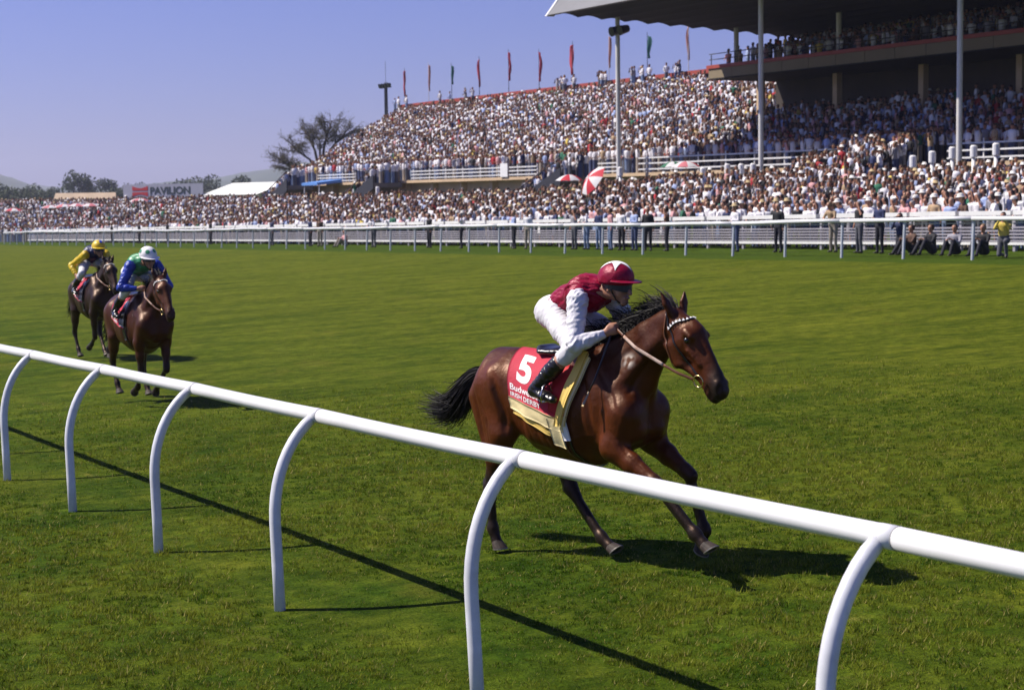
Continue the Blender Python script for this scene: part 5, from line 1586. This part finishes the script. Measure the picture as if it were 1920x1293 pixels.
        strap(B2, [lerp(mid2, en, .6), en], .019, .005, 'rein', 'leather_brown', br, snap=False, n=6)
    return br

# ------------------------------------------------------------------ jockeys
def fist(B, W, d, a, n, s):
    """closed hand: palm, four curled fingers, thumb over the rein. d forward, a across knuckles (up), n palm side"""
    W, d, a, n = [np.array(v, float) for v in (W, d, a, n)]
    B.ec(W+d*.005, W+d*.062, (.021, .030), (.019, .038), .015, 0, lat=n)
    ln = [.92, 1.0, .95, .8]
    for i in range(4):
        K = W+d*.072+a*(.030-.0195*i); l_ = ln[i]; r = .0098-.0006*(i == 3)
        k1 = K+d*.020*l_+n*.016; k2 = k1-d*.008+n*.024*l_; k3 = k2-d*.026*l_-n*.002
        B.ec(K-d*.015, k1, .0105, r, .006, 0); B.ec(k1, k2, r, r*.95, .003, 0); B.ec(k2, k3, r*.95, r*.85, .003, 0)
    T0 = W+d*.022+a*.030; T1 = T0+d*.028+a*.012+n*.012; T2 = T1+d*.022-a*.004+n*.018
    B.ec(T0, T1, .013, .0108, .010, 0); B.ec(T1, T2, .0105, .009, .004, 0)

def wrinkled(B, vox, off, name, mat, parent, amp=.004, freq=26, seed=1, axis=None):
    B.grid(vox, off); V, Q = B.nets(); V = laplace(V, Q, 1, .4)
    e1 = V[Q[:, 1]]-V[Q[:, 0]]; e2 = V[Q[:, 2]]-V[Q[:, 0]]; fn = np.cross(e1, e2)
    vn = np.zeros_like(V)
    for k in range(4): np.add.at(vn, Q[:, k], fn)
    vn /= np.linalg.norm(vn, axis=1, keepdims=True)+1e-9
    w1 = wave(V, seed, freq, 7, axis); w2 = wave(V, seed+3, freq*1.7, 7, axis); w3 = wave(V, seed+6, 22)
    ridge = (1-np.abs(w1))*np.clip(.5+.6*w3, 0, 1.2)+.25*w2
    V = V+vn*(amp*ridge)[:, None]
    return mesh_from(name, V, Q, mat, parent, smooth=True)

def make_jockey(O, h, K, label, vox, S):
    """K: joint positions in the horse's frame; S: materials"""
    root = frame_empty('jockey', O, h, label, 'jockey', None)
    dx = np.array(K.get('shift', (0, 0, 0)), float)
    P = {k: np.array(v, float)+dx for k, v in K.items() if k not in ('shift', 'hands')}
    hands = [np.array(v, float) for v in K['hands']]
    Bd, vest, bre = Body(), Body(), Body(); SLV = {-1: Body(), 1: Body()}; BOO = {-1: Body(), 1: Body()}
    pel, wai, che, nb = P['pelvis'], P['waist'], P['chest'], P['neck']
    for bb, ex in ((Bd, -.006), (vest, .006)):
        bb.ec(lerp(pel, wai, .45) if bb is vest else pel, wai, (.142+ex, .112+ex), (.130+ex, .105+ex), .04)
        bb.ec(wai, che, (.130+ex, .105+ex), (.162+ex, .112+ex), .04)
        bb.ec(che, lerp(che, nb, .75), (.162+ex, .112+ex), (.10+ex, .09+ex), .05)
        for s in (-1, 1): bb.ec(che+np.array((.0, s*.10, .02)), lerp(che+np.array((.0, s*.10, .02)), P['sh']*np.array((1, s, 1)), .72), .075+ex, .058+ex, .05)
    hc = P['head']
    Bd.ec(nb, hc+np.array((-.02, 0, -.07)), .056, .052, .03)
    Bd.ec(hc+np.array((-.025, 0, .02)), hc+np.array((0, 0, -.02)), (.074, .098), (.072, .094), .03)
    Bd.ec(hc+np.array((.02, 0, -.075)), hc+np.array((.055, 0, -.135)), (.056, .062), (.032, .030), .035)
    Bd.ec(hc+np.array((.092, 0, -.045)), hc+np.array((.112, 0, -.078)), .012, .017, .014)
    Bd.ec(hc+np.array((.085, -.018, -.110)), hc+np.array((.085, .018, -.110)), .010, .010, .008)
    Bd.ec(hc+np.array((.080, -.03, -.020)), hc+np.array((.080, .03, -.020)), .016, .016, .02)
    for s in (-1, 1):
        Bd.ec(hc+np.array((-.012, s*.074, -.025)), hc+np.array((-.020, s*.082, -.060)), (.008, .020), (.007, .014), .008)
        Bd.ec(hc+np.array((.055, s*.040, -.065)), hc+np.array((.050, s*.042, -.08)), .022, .020, .02)
        sh = P['sh']*np.array((1, s, 1)); el = P['elr'] if s < 0 else P['ell']; hd = hands[0 if s < 0 else 1]
        d = hd-el; d /= np.linalg.norm(d); wr = hd-d*.075
        slv = SLV[s]
        for bb, ex in ((Bd, -.004), (slv, .010)):
            bb.ec(sh, lerp(sh, el, .5), .062+ex*1.5, .050+ex, .02); bb.ec(lerp(sh, el, .5), el, .050+ex, .043+ex, .02)
            bb.ec(el, lerp(el, wr, .35), .043+ex, .042+ex, .02)
            bb.ec(lerp(el, wr, .35), wr if bb is Bd else lerp(el, wr, .86), .042+ex, .027+ex*.7, .02)
        a = np.array((.0, 0, 1.0)); a = a-(a @ d)*d; a /= np.linalg.norm(a)
        nrm = np.cross(d, a)*(1.0 if s < 0 else -1.0); nrm = nrm if nrm[1]*s < 0 else -nrm
        fist(Bd, wr, d, a, nrm, s)
        hip = pel+np.array((.03, s*.085, -.02)); kn = P['kn']*np.array((1, s, 1)); an = P['an']*np.array((1, s, 1)); to = P['toe']*np.array((1, s, 1))
        for bb, ex in ((Bd, -.006), (bre, .006)):
            bb.ec(hip, lerp(hip, kn, .5), .098+ex, .078+ex, .04); bb.ec(lerp(hip, kn, .5), kn, .078+ex, .056+ex, .03)
            bb.ec(kn, lerp(kn, an, .25 if bb is bre else .4), .056+ex, .053+ex, .02)
        Bd.ec(lerp(kn, an, .4), an, .050, .034, .02)
        boo = BOO[s]
        boo.ec(lerp(kn, an, .44), lerp(kn, an, .65), .058, .054, .02); boo.ec(lerp(kn, an, .65), an, .054, .041, .02)
        ft = to-an; 
        boo.ec(an+np.array((-.035, 0, -.03)), lerp(an, to, .5)+np.array((0, 0, -.02)), (.036, .04), (.042, .036), .02)
        boo.ec(lerp(an, to, .5)+np.array((0, 0, -.02)), to, (.042, .036), (.036, .026), .02)
    bre.ec(lerp(pel, wai, -.05), lerp(pel, wai, .6), (.150, .120), (.138, .112), .04)
    for s in (-1, 1): bre.ec(pel+np.array((-.03, s*.07, -.01)), pel+np.array((.03, s*.08, -.03)), .105, .10, .04)
    Bd.grid(vox); V, Q = Bd.nets(); V = laplace(V, Q, 1, .3); mesh_from('body', V, Q, 'skin', root, smooth=True)
    wrinkled(vest, vox*1.1, 0, 'silks', S['vest'], root, .0125, 80, 5, (-.25, .65, .7))
    for s in (-1, 1): wrinkled(SLV[s], vox*1.0, 0, 'sleeve', S['sleeve'], root, .0085, 85, 8+s, (.55, -.2*s, -.8))
    wrinkled(bre, vox*1.2, 0, 'breeches', S['breech'], root, .0060, 80, 9, (.8, 0, -.55))
    for s in (-1, 1): wrinkled(BOO[s], vox*1.0, 0, 'boot', S['boot'], root, .0055, 95, 12+s, (.7, 0, .7))
    # cap: silk over a skull cap, peak, star
    cc = hc+np.array((-.012, 0, .030)); rx, ry, rz = .132, .116, .112
    pit = K.get('cap_pitch', .10)
    def cap_pt(th, ph, o=0.0):
        th = np.asarray(th, float); ph = np.asarray(ph, float)
        puff = 1+.05*np.clip(-np.cos(ph), 0, 1)*np.sin(th)+(.022*np.sin(ph*9+2.5*np.sin(th*4))+.016*np.sin(ph*17-3*th))*np.sin(th)**3*np.clip(.55-.6*np.cos(ph), .1, 1)
        x = np.sin(th)*np.cos(ph)*(rx*puff+o); y = np.sin(th)*np.sin(ph)*(ry*puff+o); z = np.cos(th)*(rz+o)
        return np.stack([cc[0]+x*math.cos(pit)+z*math.sin(pit), cc[1]+y, cc[2]-x*math.sin(pit)+z*math.cos(pit)], -1)
    nt, npn = 16, 40
    th, ph = np.meshgrid(np.linspace(.02, 1.95, nt), np.linspace(0, 2*PI, npn, endpoint=False), indexing='ij')
    V = np.concatenate([cap_pt(th, ph).reshape(-1, 3), cap_pt(th[-1], ph[-1], -.010)]); 
    Fc = []
    for i in range(nt-1):
        for k in range(npn): Fc.append((i*npn+k, (i+1)*npn+k, (i+1)*npn+(k+1) % npn, i*npn+(k+1) % npn))
    for k in range(npn): Fc.append(((nt-1)*npn+k, nt*npn+k, nt*npn+(k+1) % npn, (nt-1)*npn+(k+1) % npn))
    Fc.append(tuple(range(npn)))
    cap = mesh_from('cap', V, Fc, S['cap'], root, smooth=True)
    # peak
    V, Fc = [], []
    n1, n2 = 15, 5
    for lay in (0, 1):
        for i in range(n1):
            a = -1.15+2.3*i/(n1-1)
            for k in range(n2):
                t = k/(n2-1); ext = .060*math.cos(a*.9)*t
                b = cap_pt(1.62, a, .002); dr = np.array((math.cos(a), math.sin(a), -.18-.10*t)); V.append(b+dr*ext+np.array((0, 0, -.004*lay)))
    for i in range(n1-1):
        for k in range(n2-1):
            q_ = i*n2+k; m_ = n1*n2; Fc.append((q_, q_+n2, q_+n2+1, q_+1)); Fc.append((m_+q_+1, m_+q_+n2+1, m_+q_+n2, m_+q_))
        q_ = i*n2+n2-1; Fc.append((q_, q_+n2, n1*n2+q_+n2, n1*n2+q_))
    mesh_from('peak', V, Fc, S.get('peak', S['cap']), cap, smooth=True)
    if S.get('star'):
        V, Fc = [], []
        npt = 5; M_ = 6
        for k in range(npt*2):
            a0 = 2*PI*k/(npt*2)-1.0; r_ = 1.05 if k % 2 == 0 else .42
            a1 = 2*PI*(k+1)/(npt*2)-1.0; r1 = .42 if k % 2 == 0 else 1.05
            for i in range(M_):
                for j in range(M_):
                    pass
            grid_ = []
            for i in range(M_+1):
                u = i/M_
                for j in range(M_+1):
                    w_ = j/M_
                    X = u*((1-w_)*r_*math.cos(a0)+w_*r1*math.cos(a1)); Y = u*((1-w_)*r_*math.sin(a0)+w_*r1*math.sin(a1))
                    grid_.append(cap_pt(max(math.hypot(X, Y), .001), math.atan2(Y, X), .0035))
            b0 = len(V); V += grid_
            for i in range(M_):
                for j in range(M_): q_ = b0+i*(M_+1)+j; Fc.append((q_, q_+M_+1, q_+M_+2, q_+1))
        mesh_from('star', V, Fc, 'print_white', cap)
    if S.get('cap_patch'):
        for (ta, pa, mt) in S['cap_patch']:
            V, Fc = [], []
            for i in range(7):
                for k in range(14):
                    r_ = .26*(i+.02)/6; a = 2*PI*k/14
                    V.append(cap_pt(ta+r_*math.cos(a), pa+r_*math.sin(a)/max(math.sin(ta), .3), .003))
            for i in range(6):
                for k in range(14): Fc.append((i*14+k, (i+1)*14+k, (i+1)*14+(k+1) % 14, i*14+(k+1) % 14))
            mesh_from('cap_spot', V, Fc, mt, cap)
    # goggles and chin strap
    V, Fc = [], []
    n1 = 24
    for lay, ex in ((0, .004), (1, .014)):
        for i in range(n1):
            a = 2*PI*i/n1; fr = max(math.cos(a), 0); hh = .012+.020*fr
            for sg in (1, -1):
                V.append(hc+np.array((math.cos(a)*(.098+ex+.004*fr)-.008, math.sin(a)*(.076+ex), -.028+sg*hh-.01*fr)))
    for i in range(n1):
        i2 = (i+1) % n1; m_ = 2*n1
        Fc.append((m_+2*i, m_+2*i2, m_+2*i2+1, m_+2*i+1)); Fc.append((2*i, 2*i2, m_+2*i2, m_+2*i)); Fc.append((2*i+1, m_+2*i+1, m_+2*i2+1, 2*i2+1))
    mesh_from('goggles', V, Fc, 'black_plastic', root, smooth=False)
    mb = MB()
    for s in (-1, 1):
        mb.tube([tuple(hc+np.array(v)) for v in ((.0, s*.084, .0), (.012, s*.080, -.06), (.035, s*.058, -.12), (.045, 0, -.168))], .006, 6)
    mb.build('chin_strap', 'leather_black', root)
    # stirrups
    for s in (-1, 1):
        to = P['toe']*np.array((1, s, 1)); an = P['an']*np.array((1, s, 1)); c = lerp(an, to, .62)+np.array((0, 0, -.03))
        pts = [c+np.array(v) for v in ((0, -.055, -.018), (0, .055, -.018), (.0, .060, .03), (.0, .035, .085), (.0, 0, .105), (0, -.035, .085), (0, -.060, .03), (0, -.055, -.018))]
        MB().tube([tuple(p) for p in pts], .006, 6).build('stirrup', 'steel', root, True)
        top = np.array((.90+dx[0]*.3, s*.20, 1.47)); 
        MB().tube([tuple(pts[4]), tuple(lerp(pts[4], top, .5)+np.array((0, s*.02, 0))), tuple(top)], .012, 6, flat=(1, .3)).build('stirrup_leather', 'leather_black', root)
    return root

def whip(O, h, pts, label):
    t = frame_empty('whip', O, h, label, 'whip')
    P = [np.array(p, float) for p in pts]
    MB().tube([tuple(p) for p in P], [.011, .009, .0055, .0045], 8).build('shaft', 'leather_black', t, True)
    d = P[-1]-P[-2]; d /= np.linalg.norm(d)
    MB().tube([tuple(P[-1]), tuple(P[-1]+d*.02), tuple(P[-1]+d*.085), tuple(P[-1]+d*.095)], [.006, .017, .019, .012], 8, flat=(1, .35)).build('flap', 'leather_black', t)
    MB().tube([tuple(P[-1]+d*.092), tuple(P[-1]+d*.104)], .016, 8, flat=(1, .3)).build('tip', 'straw', t)
    MB().tube([tuple(P[-1]-d*.004), tuple(P[-1]+d*.012)], .0085, 8).build('collar', 'brass', t)

BAY = dict(body=(.084, .019, .0038), leg=(.012, .009, .008), head=(.074, .0175, .0045), muzzle=(.014, .011, .010), foam=True)
DARKBAY = dict(body=(.050, .0115, .0034), leg=(.012, .009, .008), head=(.082, .025, .010), muzzle=(.02, .013, .011))
BROWN = dict(body=(.022, .009, .0045), leg=(.010, .008, .008), head=(.032, .018, .013), muzzle=(.012, .010, .010))

# --- the leader
O1, H1 = (6.3124, 10.8796, -.1234), (.22492, -.97424, .01608)
J1 = dict(hr=[(.17, -.175, .90), (-.01, -.15, .465), (.0, -.14, .17), (.035, -.14, .075)],
          hl=[(.34, .185, .86), (.545, .15, .475), (.845, .14, .165), (.935, .135, .105)],
          fr=[(1.27, -.185, .885), (1.665, -.17, .665), (1.975, -.155, .37), (2.055, -.155, .30)],
          fl=[(1.30, .185, .90), (1.665, .15, .70), (1.80, .145, .335), (1.765, .145, .235)])
J_NOW = J1; HAND_NOW = [(1.235, -.085, 1.690), (1.235, .085, 1.690)]
r1, B1, w1, c1, cp1 = make_horse(O1, H1, J1, 'glossy bay racehorse galloping in front with red number cloth five', .0115, BAY, True, 3)
tack(r1, B1, w1, c1, cp1, True, '5')
K1 = dict(pelvis=(.60, 0, 1.80), waist=(.72, 0, 1.865), chest=(.90, 0, 1.925), neck=(1.02, 0, 1.945), sh=(.97, .185, 1.885), head=(1.18, 0, 2.005),
          elr=(1.045, -.30, 1.585), ell=(1.045, .30, 1.585), kn=(1.00, .265, 1.565), an=(.695, .335, 1.285), toe=(.87, .345, 1.205), hands=HAND_NOW)
make_jockey(O1, H1, K1, 'crouched jockey in maroon silks, white sleeves and star-topped cap', .0085,
            dict(vest='silk_maroon', sleeve='sleeve_white', breech='breech_white', boot='leather_black', cap='silk_maroon', star=True))
whip(O1, H1, [(1.215, -.100, 1.70), (1.205, -.130, 1.60), (1.175, -.24, 1.36), (1.155, -.285, 1.265)], 'short black whip hanging from the maroon jockey\'s hand')

# --- second horse
O2, H2 = (7.365, 23.355, -.29), (.0175, -.9997, .0165)
J2 = dict(hr=[(.18, -.175, .93), (-.03, -.15, .56), (.10, -.14, .26), (.16, -.14, .17)],
          hl=[(.30, .185, .90), (.36, .15, .52), (.52, .14, .24), (.58, .135, .16)],
          fr=[(1.19, -.18, .88), (1.20, -.165, .49), (1.00, -.155, .27), (.90, -.155, .23)],
          fl=[(1.24, .17, .89), (1.36, .13, .53), (1.08, .11, .29), (.98, .11, .22)], poll=(-.12, -.05),
          tail=[(-.17, 0, 1.33), (-.30, 0, 1.25), (-.38, 0, 1.08), (-.46, 0, .92), (-.58, 0, .80)])
J_NOW = J2; HAND_NOW = [(1.19, -.085, 1.60), (1.19, .085, 1.60)]
r2, B2_, w2, c2, cp2 = make_horse(O2, H2, J2, 'bay racehorse running second, its jockey in blue and green silks', .020, DARKBAY, False, 13)
tack(r2, B2_, w2, c2, cp2, False, '1')
K2 = dict(K1); K2.update(shift=(.0, 0, .02), elr=(1.0, -.34, 1.60), ell=(1.0, .34, 1.60), hands=HAND_NOW, cap_pitch=.30)
make_jockey(O2, H2, K2, 'crouched jockey in blue and green silks with a white spotted cap', .012,
            dict(vest='silk_green', sleeve='silk_blue', breech='breech_white', boot='leather_black', cap='cloth_white', cap_patch=[(.9, -.5, 'silk_green'), (.8, .7, 'silk_green'), (1.1, -1.7, 'silk_green')]))
# --- third horse
O3, H3 = (9.052, 31.05, -.362), (.0175, -.9997, .0165)
J3 = dict(hr=[(.15, -.175, .90), (-.06, -.15, .47), (.09, -.14, .17), (.16, -.14, .085)],
          hl=[(.33, .185, .87), (.48, .15, .47), (.74, .14, .18), (.82, .135, .11)],
          fr=[(1.19, -.18, .87), (1.16, -.16, .46), (.92, -.15, .30), (.82, -.15, .27)],
          fl=[(1.24, .17, .88), (1.22, .13, .48), (1.06, .11, .20), (1.09, .11, .11)], poll=(-.12, -.03),
          tail=[(-.17, 0, 1.33), (-.32, 0, 1.26), (-.42, 0, 1.08), (-.50, 0, .90), (-.64, 0, .78)])
J_NOW = J3; HAND_NOW = [(.77, -.32, 1.50), (1.16, .085, 1.62)]
r3, B3_, w3, c3, cp3 = make_horse(O3, H3, J3, 'dark brown racehorse running third, its jockey in yellow silks', .020, BROWN, False, 23)
HAND_NOW = [(1.14, -.085, 1.60), (1.16, .085, 1.62)]
tack(r3, B3_, w3, c3, cp3, False, '4')
HAND_NOW = [(.77, -.32, 1.50), (1.16, .085, 1.62)]
K3 = dict(K1); K3.update(shift=(-.10, 0, .02), elr=(.66, -.345, 1.70), ell=(1.0, .32, 1.60), hands=HAND_NOW, cap_pitch=.15)
make_jockey(O3, H3, K3, 'jockey in yellow and navy silks with a yellow and blue cap', .012,
            dict(vest='silk_navy', sleeve='silk_yellow', breech='breech_white', boot='leather_black', cap='silk_yellow', cap_patch=[(.35, .6, 'silk_blue'), (.6, .2, 'silk_blue')]))
# ------------------------------------------------------------------ grass blades close to the camera
def blades(n, x0, x1, y0, y1, hgt, wid, seed, dens=None):
    rng = np.random.default_rng(seed)
    nc = n//26; cen = np.stack([rng.uniform(x0, x1, nc), rng.uniform(y0, y1, nc)], 1); cid = rng.integers(0, nc, n)
    ccol = rng.normal(0, 1, nc); chg = rng.uniform(.55, 1.5, nc)
    P = cen[cid]+rng.normal(0, .022, (n, 2))
    z = G(P[:, 0], P[:, 1]); u, v, dep = project(np.column_stack([P, z]))
    ok = (dep > 2) & (u > -60) & (u < 1980) & (v < 1360) & (v > 380)
    if dens is not None: ok &= rng.random(n) < dens(dep)
    P, z, dep, cid = P[ok], z[ok], dep[ok], cid[ok]; n = len(P)
    patch_ = .8*wave(np.column_stack([P, z*0]), 41, 1.4)+.8*wave(np.column_stack([P, z*0]), 42, 6.5)
    h = hgt*rng.uniform(.5, 1.35, n)*(1+.2*patch_)*chg[cid]
    a = rng.random(n)*2*PI; w = wid*rng.uniform(.6, 1.4, n)*(dep/9.0)**.5
    ln = rng.uniform(.25, 1.1, n)*h; la = a+PI/2+rng.normal(0, .5, n)
    dx, dy = np.cos(a)*w, np.sin(a)*w
    base = np.stack([P[:, 0], P[:, 1], z-.004], 1)
    t1 = np.stack([-dx, -dy, dx*0], 1); tip = base+np.stack([np.cos(la)*ln, np.sin(la)*ln, h], 1)
    V = np.stack([base+t1, base-t1, tip], 1).reshape(-1, 3)
    c1, c2, c3 = np.array((.042, .092, .004)), np.array((.172, .196, .017)), np.array((.34, .29, .09))
    m = np.clip(.50+.58*patch_+.32*ccol[cid]+rng.normal(0, .15, n), 0, 1)[:, None]
    col = c1*(1-m)+c2*m; dry = (rng.random(n) < .07)[:, None]; col = np.where(dry, c3, col)*rng.uniform(.6, 1.45, (n, 1))
    return V, np.repeat(col, 3, 0)
Vg, Cg = blades(1900000, 2.0, 17, 3.0, 26, .024, .0034, 1, lambda d: np.clip((25-d)/17, 0, .8)**1.3)
gb = mesh_from('grass', Vg, np.arange(len(Vg)).reshape(-1, 3), 'grass_blade', cols=Cg)
tag(gb, 'short green grass blades of the turf', 'grass', kind='stuff')

# ------------------------------------------------------------------ air
hz = MB().box(-2600, 6400, -40, 7000, -9, 175).build('haze', 'roof_metal')
hz.data.materials.clear()
hm = bpy.data.materials.new('haze'); hm.use_nodes = True
hm.node_tree.nodes.clear()
ho = hm.node_tree.nodes.new('ShaderNodeOutputMaterial'); hv = hm.node_tree.nodes.new('ShaderNodeVolumePrincipled')
hv.inputs['Color'].default_value = (.78, .80, 1.0, 1); hv.inputs['Density'].default_value = .0002; hv.inputs['Anisotropy'].default_value = .3
hm.node_tree.links.new(hv.outputs[0], ho.inputs['Volume'])
hz.data.materials.append(hm)
tag(hz, 'thin pale summer haze in the air over the course', 'haze', kind='stuff')
